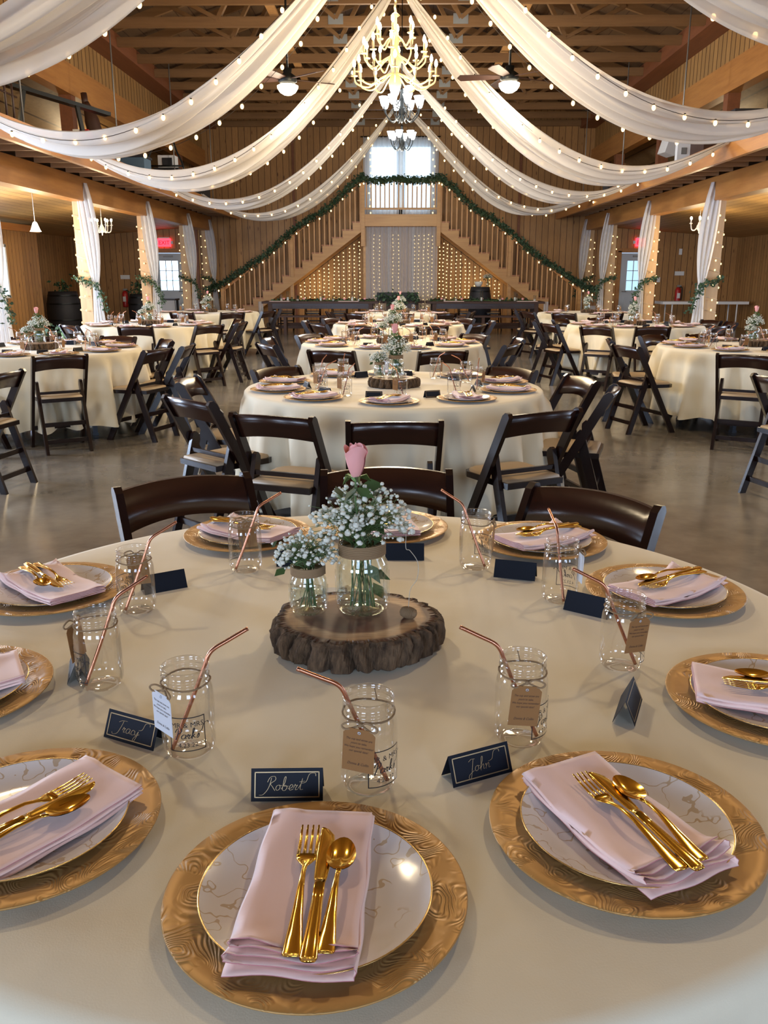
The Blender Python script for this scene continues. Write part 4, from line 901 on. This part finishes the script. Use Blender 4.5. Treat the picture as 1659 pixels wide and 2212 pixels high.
for (x,y,z),rz,who,lab in (((-.142,1.004,0),2,'Robert','navy place card behind the front centre charger, gold name starting with R'),((.113,1.056,0),26,'John','navy place card beside the right front charger, gold name starting with J'),((-.385,1.142,0),-25,'Tracy','navy place card with gold name, partly behind the glare-painted pale tag')):
    CARD[who].put((x,y,ZT),R(rz),lab,'navy place cards on the nearest table')
for (px,py),rz,lab in (((1356,1535),68,'navy place card seen end-on, right of the jars'),((1270,1322),-215,'navy place card behind the jar at the right back seat'),((1113,1246),163,'navy place card between the two far right jars'),((874,1206),180,'navy place card behind the tall flower vase'),((640,1218),188,'navy place card behind the small flower jar'),((355,1272),212,'navy place card beside the left back jar'),((170,1450),-72,'navy place card left of the jar with the swinging tag')):
    p=at(px,py,ZT); CARD[''].put((p.x,p.y,ZT),R(rz),lab,'navy place cards on the nearest table')
def centre(c,z,names,near=False,turn=0):
    q=lambda x,y:(c[0]+x*math.cos(turn)-y*math.sin(turn),c[1]+x*math.sin(turn)+y*math.cos(turn))
    SLICE.put((*q(0,0),z),turn,names%'bark-edged wood slice')
    zs=z+.0557
    VB.put((*q(.012,.03),zs),turn,names%'large glass jar vase with twine neck',rot=(0,0,turn)); VS.put((*q(-.088,.02),zs),turn,names%'small glass jar vase with twine neck')
    BQ.put((*q(.012,.03),zs),turn,names%"large baby's breath bouquet"); BS.put((*q(-.088,.02),zs),turn,names%"small baby's breath bouquet")
    r=ROSE.put((*q(.002,.025),zs),turn,names%'single pink rose bud'); return r
CS=(-.075,1.492)
r=centre(CS,ZT,'%s on the nearest table'); r.rotation_euler=(R(1),R(-3),0); r.location=(CS[0]+.016,CS[1]+.012,ZT+.055)
bp=M().use('twine',True); bp.ball((0,0,.010),.018,12,8,(1,.62,.55)); 
for i in range(12): 
    x=-.012+i*.0022; rr_=.0105*math.sqrt(max(.1,1-(x/.019)**2)); bp.tube([(x,rr_*1.1*math.cos(t),.010+rr_*math.sin(t)) for t in [2*PI*k/10 for k in range(11)]],.0011,4)
o=obj('battery_pack',bp,loc=(CS[0]+.098,CS[1]-.012,ZT+.056),rz=R(-30),label='small twine-wrapped battery pack on the wood slice',cat='battery pack')
obj('fairy_light_wire',M().use('clear_wire',True).tube(spline([(0,0,.018),(-.003,.012,.05),(.012,.010,.075),(.012,.012,.105),(-.004,.012,.125),(-.012,.010,.13),(-.02,.02,.165),(-.055,.03,.185)],6),.0006,4),o)
bk=M().use('navy_card').box((0,0,.018),(.05,.03,.036)); o=obj('table_number_holder',bk,loc=(-.125,1.672,ZT),rz=R(8),label='low black card holder behind the wood slice',cat='card holder'); obj('paper_slip',M().use('pale_paper_and_glare').box((0,.002,.037),(.04,.028,.001)),o)
# chairs of the near table: only the far ones show
for dg_,r_,lab in ((118,1.262,'dark folding chair at the nearest table, far left seat'),(88,1.262,'dark folding chair at the nearest table, behind the flowers'),(58,1.145,'dark folding chair at the nearest table, far right seat')):
    chair_back(C0,dg_,r_,lab,'folding chairs at the nearest table',{118:3,88:4,58:-10}[dg_])
# ================================================================ OTHER TABLES
POS10=['front','right front','right','right back','back right','back','back left','left back','left','left front']
TABS=[ # name, centre, level of detail, start angle, chairs (deg, radius)
('second centre table',(-.02,5.33),2,-90,[(-112,1.49,4),(-90,1.55,2),(-60,1.44,-3),(-143,1.36,10),(180,1.26,0),(-19,1.30,0),(4,1.18,8),(40,1.06,0),(140,1.06,0)]),
('third centre table',(-.05,8.84),1,-108,[(-110,1.50,4),(-72,1.50,-4),(-150,1.35,0),(-30,1.30,0),(178,1.25,0),(2,1.28,0),(36,1.1,0),(144,1.1,0)]),
('fourth centre table',(.02,12.3),1,-108,[(-108,1.35,0),(-72,1.35,0),(-144,1.3,0),(-36,1.3,0),(180,1.3,0),(0,1.3,0),(36,1.2,0),(144,1.2,0)]),
('farthest centre table',(.06,15.8),0,-90,[(-126,1.3,0),(-54,1.3,0),(-90,1.2,0),(-162,1.3,0),(-18,1.3,0)]),
('nearest left table',(-3.30,8.05),1,-90,[(-62,1.27,3),(-22,1.32,5),(-2,1.38,0),(30,1.18,0),(70,1.15,0),(-100,1.35,0),(115,1.1,0)]),
('middle left table',(-3.40,12.1),1,-100,[(-82,1.25,0),(-40,1.32,0),(-10,1.32,0),(25,1.25,0),(-130,1.2,0)]),
('farthest left table',(-3.45,16.2),0,-90,[(-60,1.3,0),(-25,1.3,0),(8,1.3,0),(-100,1.2,0)]),
('nearest right table',(3.45,8.5),1,-90,[(-85,1.40,0),(-114,1.55,-5),(-160,1.45,0),(170,1.35,0),(130,1.15,0),(95,1.1,0),(-55,1.35,0),(20,1.2,0)]),
('middle right table',(3.25,12.1),1,-80,[(-125,1.35,0),(-158,1.35,0),(170,1.35,0),(-95,1.2,0),(100,1.15,0),(140,1.15,0),(-50,1.25,0),(0,1.3,0),(20,1.25,0)]),
('farthest right table',(3.45,16.0),0,-90,[(-120,1.3,0),(-155,1.3,0),(172,1.3,0),(-85,1.2,0)])]
r7=random.Random(21)
for ti,(tn,c,lod,st_,chs) in enumerate(TABS):
    TABLE.put((*c,0),ti*.5,'banquet table hidden under the ivory cloth, '+tn,'round tables under ivory cloths')
    cloth_at(c,CL[(ti+1)%3],ti*1.1,'ivory tablecloth falling in folds on the '+tn)
    centre((c[0],c[1]),ZT,'%s on the '+tn,turn=ti*.12-.1)
    for k,(dg_,rr_,tw_) in enumerate(chs):
        side='facing %s'%('away from the camera' if -130<dg_<-50 else 'right' if abs(dg_)>=90 else 'left')
        hour={-3:'front',-2:'front right',-1:'right front',0:'right',1:'right back',2:'back right',3:'back',4:'back left',5:'left back',6:'left',-6:'left',-5:'left front',-4:'front left'}[round(dg_/30)]
        chair_back(c,dg_,rr_,'dark folding chair at the %s of the %s'%(hour,tn),'folding chairs at the round tables',tw_+r7.uniform(-3,3))
    for i in range(10):
        if lod==0 and i%2: continue
        dg_=st_+36*i+r7.uniform(-3,3); a=R(dg_); pn=int(round((90-dg_)/30))%12 or 12
        sup="at seat %s of the %s"%(['six','seven','eight','nine','ten','one','two','three','four','five'][i],tn) if False else 'at the %s seat of the %s'%(POS10[i],tn)
        x,y=c[0]+.715*math.cos(a),c[1]+.715*math.sin(a); ra=a+PI/2
        CHARGER.put((x,y,ZT),ra,'gold charger plate '+sup,'gold charger plates'); PLATE.put((x,y,ZT),ra,'pearl dinner plate '+sup,'pearl dinner plates')
        na=ra+R(r7.uniform(-30,30)); NAP[i%3].put((x,y,ZT+.0035),na,'pink napkin '+sup,'folded pink napkins')
        if lod==2 or (lod==1 and 'nearest' in tn or tn.startswith('third')) :
            zc=ZT+.0335; cx,sx_=math.cos(na),math.sin(na)
            KNIFE.put((x,y,zc),na-.03,'gold knife on the napkin '+sup,'gold knives'); FORK.put((x-cx*.019,y-sx_*.019,zc),na+.05,'gold fork on the napkin '+sup,'gold forks'); SPOON.put((x+cx*.019,y+sx_*.019,zc),na-.1,'gold spoon on the napkin '+sup,'gold spoons')
        b=a+R(7+r7.uniform(-2,2)); jr=.49+r7.uniform(-.03,.03); jx,jy=c[0]+jr*math.cos(b),c[1]+jr*math.sin(b)
        (JAR_GLARE if i==5 and lod==2 else JAR).put((jx,jy,ZT+.001),b+PI/2+R(r7.uniform(-60,60)),'tagged clear jar '+sup,'mason jars on the farther tables')
        if lod: STRAW.put((jx,jy,ZT+.001),a+r7.uniform(1.2,4.6),'copper straw in the jar '+sup,'copper straws on the farther tables')
        if lod: b=a-R(10); CARD[''].put((c[0]+.53*math.cos(b),c[1]+.53*math.sin(b),ZT),a+PI/2+R(r7.uniform(-12,12)),'small navy place card '+sup,'navy place cards on the farther tables')
# chairs whose table lies outside the photo on the left
for x,y,rz,lab in ((-2.80,5.75,80,'dark folding chair cut by the left photo edge, nearest the camera'),(-3.25,5.1,60,'dark folding chair mostly cropped at the left photo edge')):
    CHAIR.put((x,y,0),R(rz),lab,'folding chairs at the photo edges')
for x,y,rz,lab in ((2.58,5.55,-75,'dark folding chair cut by the right photo edge, nearest the camera'),): CHAIR.put((x,y,0),R(rz),lab,'folding chairs at the photo edges')
# ================================================================ HEAD TABLES, BARRELS, AISLE PIECES
def farm_table(x0,x1,y,lab):
    t=thing('farmhouse_table',lab,'table',((x0+x1)/2,y,0),0,'dark head tables'); w=x1-x0
    obj('tabletop',M().use('dark_table_wood').box((0,0,.745),(w,.8,.05)),t); obj('apron',M().use('chair_slat_wood').box((0,-.34,.66),(w-.3,.03,.13)).box((0,.34,.66),(w-.3,.03,.13)),t)
    lm=M().use('dark_table_wood').box((0,0,.36),(.1,.1,.72)).mesh('leg')
    for a in(-w/2+.2,w/2-.2):
        for b in(-.32,.32): obj('leg',lm,t,(a,b,0))
    obj('stretcher',M().use('dark_table_wood').box((0,0,.14),(w-.4,.06,.08)),t); return t
farm_table(-3.33,-.45,22.2,'long dark farmhouse head table left of the centre flowers'); farm_table(.72,3.62,22.2,'long dark farmhouse head table right of the centre flowers')
farm_table(-.42,.69,22.5,'short dark head table between the two long ones')
def bench(x0,x1,y,lab):
    t=thing('bench',lab,'bench',((x0+x1)/2,y,0),0,'dark benches'); w=x1-x0
    obj('seat',M().use('dark_table_wood').box((0,0,.435),(w,.3,.04)),t); obj('rail',M().use('chair_slat_wood').box((0,0,.25),(w-.5,.04,.07)),t)
    lm=M().use('dark_table_wood').box((0,0,.21),(.07,.26,.42)).mesh('leg')
    for a in(-w/2+.3,0,w/2-.3): obj('leg',lm,t,(a,0,0))
bench(-3.0,-.6,21.4,'long dark bench in front of the left head table'); bench(.85,3.3,21.4,'long dark bench in front of the right head table')
for i,x in enumerate((-2.9,-2.2,-1.5,-.8,1.1,1.8,2.5,3.2)):
    CHAIR.put((x,23.15,0),PI,'dark folding chair behind the head table, number %s from the left staircase'%['one','two','three','four','five','six','seven','eight'][i],'folding chairs behind the head tables')
for x,lab in ((-3.36,'left'),(3.66,'right')): setp(obj('hanging_cloth',pleated(.12,.72,2,.02,'sheer_curtain',4),loc=(x,21.85,.05)),'white cloth hanging at the %s end of the head table'%lab,'cloth','cloths at the head table ends')
tm_=M().use('pink_napkin').box((0,0,.004),(.5,.3,.008)).mesh('table_runner')
for x,lab in((-2.9,'far left end'),(3.2,'far right end'),(-1.2,'left head table, inner half'),(1.4,'right head table, inner half')): setp(obj('cloth_runner',tm_,loc=(x,21.98,.77)),'pale pink folded cloth on the %s'%lab,'cloth','pale cloths on the head tables')
gl=M().use('vase_glass',True).lathe([(0,.004),(.035,.003),(.036,.01),(.036,.24),(.033,.24),(.033,.012),(0,.012)],16).mesh('glass_cylinder')
wx=M().use('white_enamel',True).lathe([(0,.012),(.028,.012),(.028,.10),(0,.10)],14).mesh('candle')
for i,(px,sc) in enumerate(((608,.7),(622,1),(643,.6),(693,1),(720,.6),(761,1),(775,.6),(960,.6),(985,.6),(1040,1),(1080,.6),(1112,1),(1117,.85),(1155,.6))):
    p=atY(px,650,21.95); o=obj('candle_holder',gl,loc=(p.x,21.95 if i!=12 else 22.1,.771)); o.scale=(1,1,sc); setp(o,'clear glass candle cylinder on the head table, %s counted from its left end'%['first','second','third','fourth','fifth','sixth','seventh','eighth','ninth','tenth','eleventh','twelfth','thirteenth','last'][i],'candle holder','glass candle cylinders on the head tables'); q=obj('candle',wx,o)
for x0,x1,sn in ((-3.1,-.55,'left'),(.8,3.4,'right')):
    m=M(); m.use('stem_green',True).tube([(x0,22.05,.79),(x1,22.05,.79)],.01,4)
    n=int((x1-x0)/.05)
    for i in range(n): leaves(m,(x0+i*.05,22.05,.80),4,.06,.07)
    o=obj('greenery_garland',m,label='leafy table garland lying on the %s head table'%sn,cat='garland',group='garlands on the head tables')
    fb=M().use('rose_pink',True).ball((0,0,0),.035,8,5,(1,1,.8),.2).mesh('flower_head')
    for i in range(5): obj('flower_head',fb,o,(x0+.3+i*.5,21.98,.83))
m=M(); 
for i in range(26): leaves(m,(-.45+i*.04,22.0,.86+.06*math.sin(i*.7)),9,.11,.08)
o=obj('flower_arrangement',m,label='large dark leafy centre arrangement on the short head table',cat='flowers'); m=M().use('black_iron').box((.0,22.25,.88),(1.0,.3,.2)); obj('planter_box',m,o)
def barrel(x,y,h,r,lab,zs=0):
    t=thing('barrel',lab,'barrel',(x,y,0),0,'dark barrels')
    pr=[(r*(.82+.18*math.sin(PI*i/12)),h*i/12) for i in range(13)]; obj('staves',M().use('dark_vinyl',True).lathe([(0,0)]+pr+[(0,h)],24),t)
    for q in(.1,.3,.7,.9): rr=r*(.82+.18*math.sin(PI*q))+.004; obj('hoop',M().use('black_iron',True).lathe([(rr,h*q-.02),(rr+.004,h*q),(rr,h*q+.02)],24),t)
    return t
barrel(2.17,23.35,1.10,.30,'dark barrel standing behind the right head table'); barrel(-8.45,22.4,1.0,.42,'dark barrel in the corner of the left aisle'); barrel(-7.0,24.2,.9,.34,'dark barrel behind the left front pillar')
m=M().use('white_enamel',True).lathe([(0,0),(.06,.0),(.10,.06),(.11,.12),(.10,.13),(.05,.02)],16); obj('white_bowl',m,loc=(2.12,23.3,1.105),label='white bowl on the barrel behind the right head table',cat='bowl')
bb=BS.put((2.36,23.35,1.12),0,'small flower bunch on the barrel behind the right head table',scale=2.0); VS.put((2.36,23.35,1.105),0,'small glass jar vase on the barrel behind the right head table',scale=1.3)
m=M(); leaves(m,(-8.4,22.3,1.15),80,.22,.10); m.use('stem_green',True).tube([(-8.4,22.3,1.0),(-8.4,22.3,1.3)],.02); obj('potted_greenery',m,label='dark leafy greenery on top of the corner barrel',cat='plant')
m=M(); leaves(m,(-7.0,24.1,1.05),70,.2,.10); m.use('stem_green',True).tube([(-7.0,24.1,.9),(-7.0,24.1,1.2)],.02); obj('potted_greenery',m,label='dark leafy greenery behind the left front pillar drape',cat='plant')
m=M(); leaves(m,(-5.45,13.6,.42),150,.26,.09); m.use('stem_green',True).tube([(-5.3,14.2,0),(-5.4,14.1,.6)],.03); obj('leafy_plant',m,label='low bushy dark plant standing on the floor before the left front pillar',cat='plant')
t=thing('side_table','small dark side table with grey cloth by the left front pillar','side table',(-5.95,22.6,0)); obj('tabletop',M().use('dark_vinyl').box((0,0,.8),(.7,.45,.04)),t); obj('cloth_skirt',M().use('sheer_curtain').box((0,-.22,.62),(.66,.02,.32)),t)
for a in(-.3,.3):
    for b in(-.18,.18): obj('leg',M().use('dark_vinyl').box((a,b,.39),(.05,.05,.78)),t)
t=thing('folding_table','long white folding table against the back wall of the right aisle','table',(8.1,23.8,0)); obj('tabletop',M().use('white_plastic').box((0,0,.69),(2.25,.75,.07)),t)
for a in(-.85,.85): obj('leg',M().use('white_plastic',True).tube([(a,-.3,.68),(a,-.3,.02),(a,.3,.02),(a,.3,.68)],.02,6),t)
# wall items
for x,z,sn in((-7.70,.72,'left'),(7.87,.82,'right')):
    t=thing('fire_extinguisher','red fire extinguisher on the %s aisle back wall'%sn,'fire extinguisher',(x,YB-.1,z-.2),0,'red fire extinguishers')
    obj('cylinder_body',M().use('red_paint',True).lathe([(0,0),(.075,0),(.08,.03),(.08,.36),(.06,.42),(.025,.45),(0,.45)],14),t); obj('nozzle_hose',M().use('black_iron',True).tube(spline([(.02,0,.45),(.10,-.02,.44),(.11,-.02,.25),(.09,-.04,.1)],4),.014,6),t); obj('instruction_label',M().use('white_plastic').box((0,-.081,.22),(.08,.006,.14)),t); obj('handle',M().use('steel_rod').box((.02,0,.48),(.12,.03,.05)),t)
    o=obj('wall_notice',M().use('white_plastic').box((0,0,0),(.26,.02,.11)),loc=(x+.02,YB-.02,z+.62),label='small white notice above the %s fire extinguisher'%sn,cat='sign',group='notices above the extinguishers')
    o=obj('light_switch',M().use('white_plastic').box((0,0,0),(.09,.02,.13)).box((0,-.015,0),(.03,.02,.06)),loc=(x+(.5 if sn=='left' else -.55),YB-.02,z+.45),label='white wall switch between door and extinguisher, %s aisle'%sn,cat='switch',group='wall switches')
    o=obj('wall_sensor',M().use('white_plastic').box((0,0,0),(.08,.03,.16)),loc=(x+(.9 if sn=='left' else 0),YB-.02,2.02),label='small white sensor high on the %s aisle back wall'%sn,cat='sensor',group='wall sensors')
for x,sn in((-6.50,'left'),(6.78,'right')):
    t=thing('exit_sign','glowing red exit sign above the %s side door'%sn,'exit sign',(x,YB-.05,2.27),0,'exit signs'); obj('sign_body',M().use('exit_red').box((0,0,0),(.36,.05,.22)),t)
    me=text_mesh('EXIT',.15,'exit_letters'); q=obj('lettering',me,t,(0,-.028,-.055)); q.rotation_euler=(PI/2,0,0)
    obj('mounting_bracket',M().use('white_plastic').box((0,.0,.125),(.3,.05,.03)).box((-.215,0,0),(.06,.05,.08)).box((.215,0,0),(.06,.05,.08)),t)
# greenery arch column bits at outer stair feet: white pillars beside the last posts
for x,sn in((-5.0,'left'),(5.16,'right')):
    for dx in(0,.16,.30): pass
    setp(obj('white_pedestal',M().use('sheer_curtain',True).lathe([(0,0),(.12,0),(.12,.62),(0,.62)],14),loc=(x,23.3,.0)),'white fabric pedestal at the foot of the %s staircase'%sn,'pedestal','pedestals at the stair feet')
for sx in(-1,1):
    for y in(12.5,19): point('loft_fill_light',(sx*6.6,y,3.75),16,WARM,.15)  # unseen fill points added to brighten the loft interiors, no fixtures
# ---------------------------------------------------------------- loft contents
ZM=3.105
def lo(name,m,x,y,lab,cat,rz=0,**k): return obj(name,m,loc=(x,y,ZM),rz=rz,label=lab,cat=cat,**k)
m=M().use('brown_leather',True)
for i in range(7): m.tube([(0,i*.22,0),(0,i*.22,.95)],.015,6)
m.tube([(0,-.1,.95),(0,1.45,.95)],.02,6); m.tube([(0,-.1,.5),(0,1.45,.5)],.012,6); lo('antique_bed_frame',m,-4.9,10.6,'rusty upright rail rack standing on the left loft','rack')
m=M().use('black_iron').beam((0,0,.72),(1.6,.6,.55),.14,.05).beam((.2,.05,.0),(.35,.1,.7),.05,.05).beam((1.2,.4,0),(1.1,.38,.62),.05,.05).beam((0,0,.72),(-.3,0,.95),.1,.05); lo('plank_bench',m,-5.2,12.2,'old dark slanted plank bench on the left loft','bench',.6)
m=M().use('brown_leather',True).tube(spline([(0,0,0),(.05,0,.35),(.0,0,.7),(-.08,0,.98)],4),[.16,.15,.15,.15,.14,.14,.13,.12,.12,.10,.08,.06,.05],8); m.tube([(-.08,0,.9),(-.1,0,1.12)],.05,6); lo('saddle_stand',m,-4.95,15.1,'dark saddle-like shape standing upright on the left loft','saddle')
lo('red_white_box',M().use('white_plastic').box((-.06,0,.2),(.10,.2,.4)).use('red_paint').box((.06,0,.2),(.12,.2,.4)),-4.75,14.0,'small red and white box on the left loft edge','box')
lo('storage_bin',M().use('blue_plastic').box((0,0,.16),(.6,.45,.32)).use('dark_vinyl').box((0,0,.33),(.64,.49,.04)),-4.8,16.6,'blue storage bin with dark lid on the left loft','bin')
m=M().use('black_iron',True).tube(spline([(0,0,0),(-.12,0,.3),(.0,0,.62),(.12,0,.85)],5),.02,6).tube(spline([(.5,0,0),(.62,0,.3),(.5,0,.62),(.42,0,.9)],5),.02,6).beam((-.05,0,.35),(.6,0,.35),.04,.03); lo('sled_frame',m,-4.8,18.0,'curved iron sled frame standing on the left loft','sled')
lo('small_stove',M().use('dark_vinyl').box((0,0,.2),(.5,.4,.4)).use('white_plastic').box((0,0,.52),(.34,.3,.24)).use('dark_vinyl').box((.02,-.16,.52),(.2,.02,.14)),-4.7,18.9,'dark box topped by a white appliance on the left loft','appliance')
lo('hay_rake',M().use('dark_vinyl').box((0,0,.12),(1.0,.6,.24)).beam((-.4,0,.2),(.5,.3,.5),.06,.06),-4.9,21.2,'low dark farm implement near the end of the left loft','implement')
m=M().use('black_iron',True); m.tube([(.0,.55*math.cos(t),.62+.55*math.sin(t)) for t in [2*PI*i/28 for i in range(29)]],.025,6)
for i in range(12): a=2*PI*i/12; m.tube([(0,0,.62),(0,.55*math.cos(a),.62+.55*math.sin(a))],.010,4)
m.ball((0,0,.62),.07); o=lo('wagon_wheel',m,5.0,12.2,'spoked iron wagon wheel standing on the right loft','wheel')
lo('wooden_crate',M().use('post_wood').box((0,0,.25),(.35,.35,.5)).use('dark_vinyl').box((0,0,.53),(.4,.4,.06)),4.95,13.5,'tan wooden crate with dark lid on the right loft','crate')
m=M().use('brown_leather').beam((0,0,0),(.18,0,.55),.28,.12).beam((.18,0,.5),(0,0,.78),.24,.1); lo('leather_harness',m,4.9,16.0,'brown leather harness shape on the right loft','harness')
lo('dark_trunk',M().use('brown_leather').box((0,0,.3),(.6,1.0,.6)).use('black_iron').box((0,0,.62),(.64,1.04,.05)),4.95,14.7,'dark brown trunk standing on the right loft','trunk')
lo('white_socket_box',M().use('white_plastic').box((0,0,.2),(.2,.12,.3)).use('steel_rod').box((0,-.065,.2),(.08,.01,.1)),4.55,14.9,'small white box at the right loft edge','box')
lo('pitchfork_pile',M().use('dark_vinyl').box((0,0,.06),(.9,.5,.12)).beam((-.4,-.1,.1),(.4,.1,.45),.04,.04),4.8,19.3,'low dark tools lying near the end of the right loft','tools')
for x,y,z,sx,sn in((5.1,17.6,3.72,1,'right'),(-5.1,17.6,3.72,-1,'left')):
    m=M().use('white_plastic').box((0,0,0),(.2,.3,.28),(.0,.3*sx,.2)).use('black_iron').box((sx*.12,0,0),(.12,.05,.05)); obj('wall_speaker',m,loc=(x,y,z),label='white speaker mounted above the %s loft'%sn,cat='speaker',group='speakers above the lofts')
rod=M().use('steel_rod',True).tube([(0,0,0),(0,0,2.3)],.012,5).mesh('suspension_rod')
for sx,sn in((-1,'left'),(1,'right')):
    for i,y in enumerate((11.2,14.9,18.6,22.3)): setp(obj('suspension_rod',rod,loc=(sx*4.5,y,3.1)),'thin steel rod hanging the %s loft edge, %s from the camera'%(sn,['first','second','third','fourth'][i]),'rod','rods hanging the lofts')
o=obj('smoke_detector',M().use('white_plastic',True).lathe([(0,-.06),(.10,-.05),(.13,0),(0,.01)],18),loc=(.0,13.4,5.2),label='round white detector on the ceiling behind the chandelier chain',cat='detector')
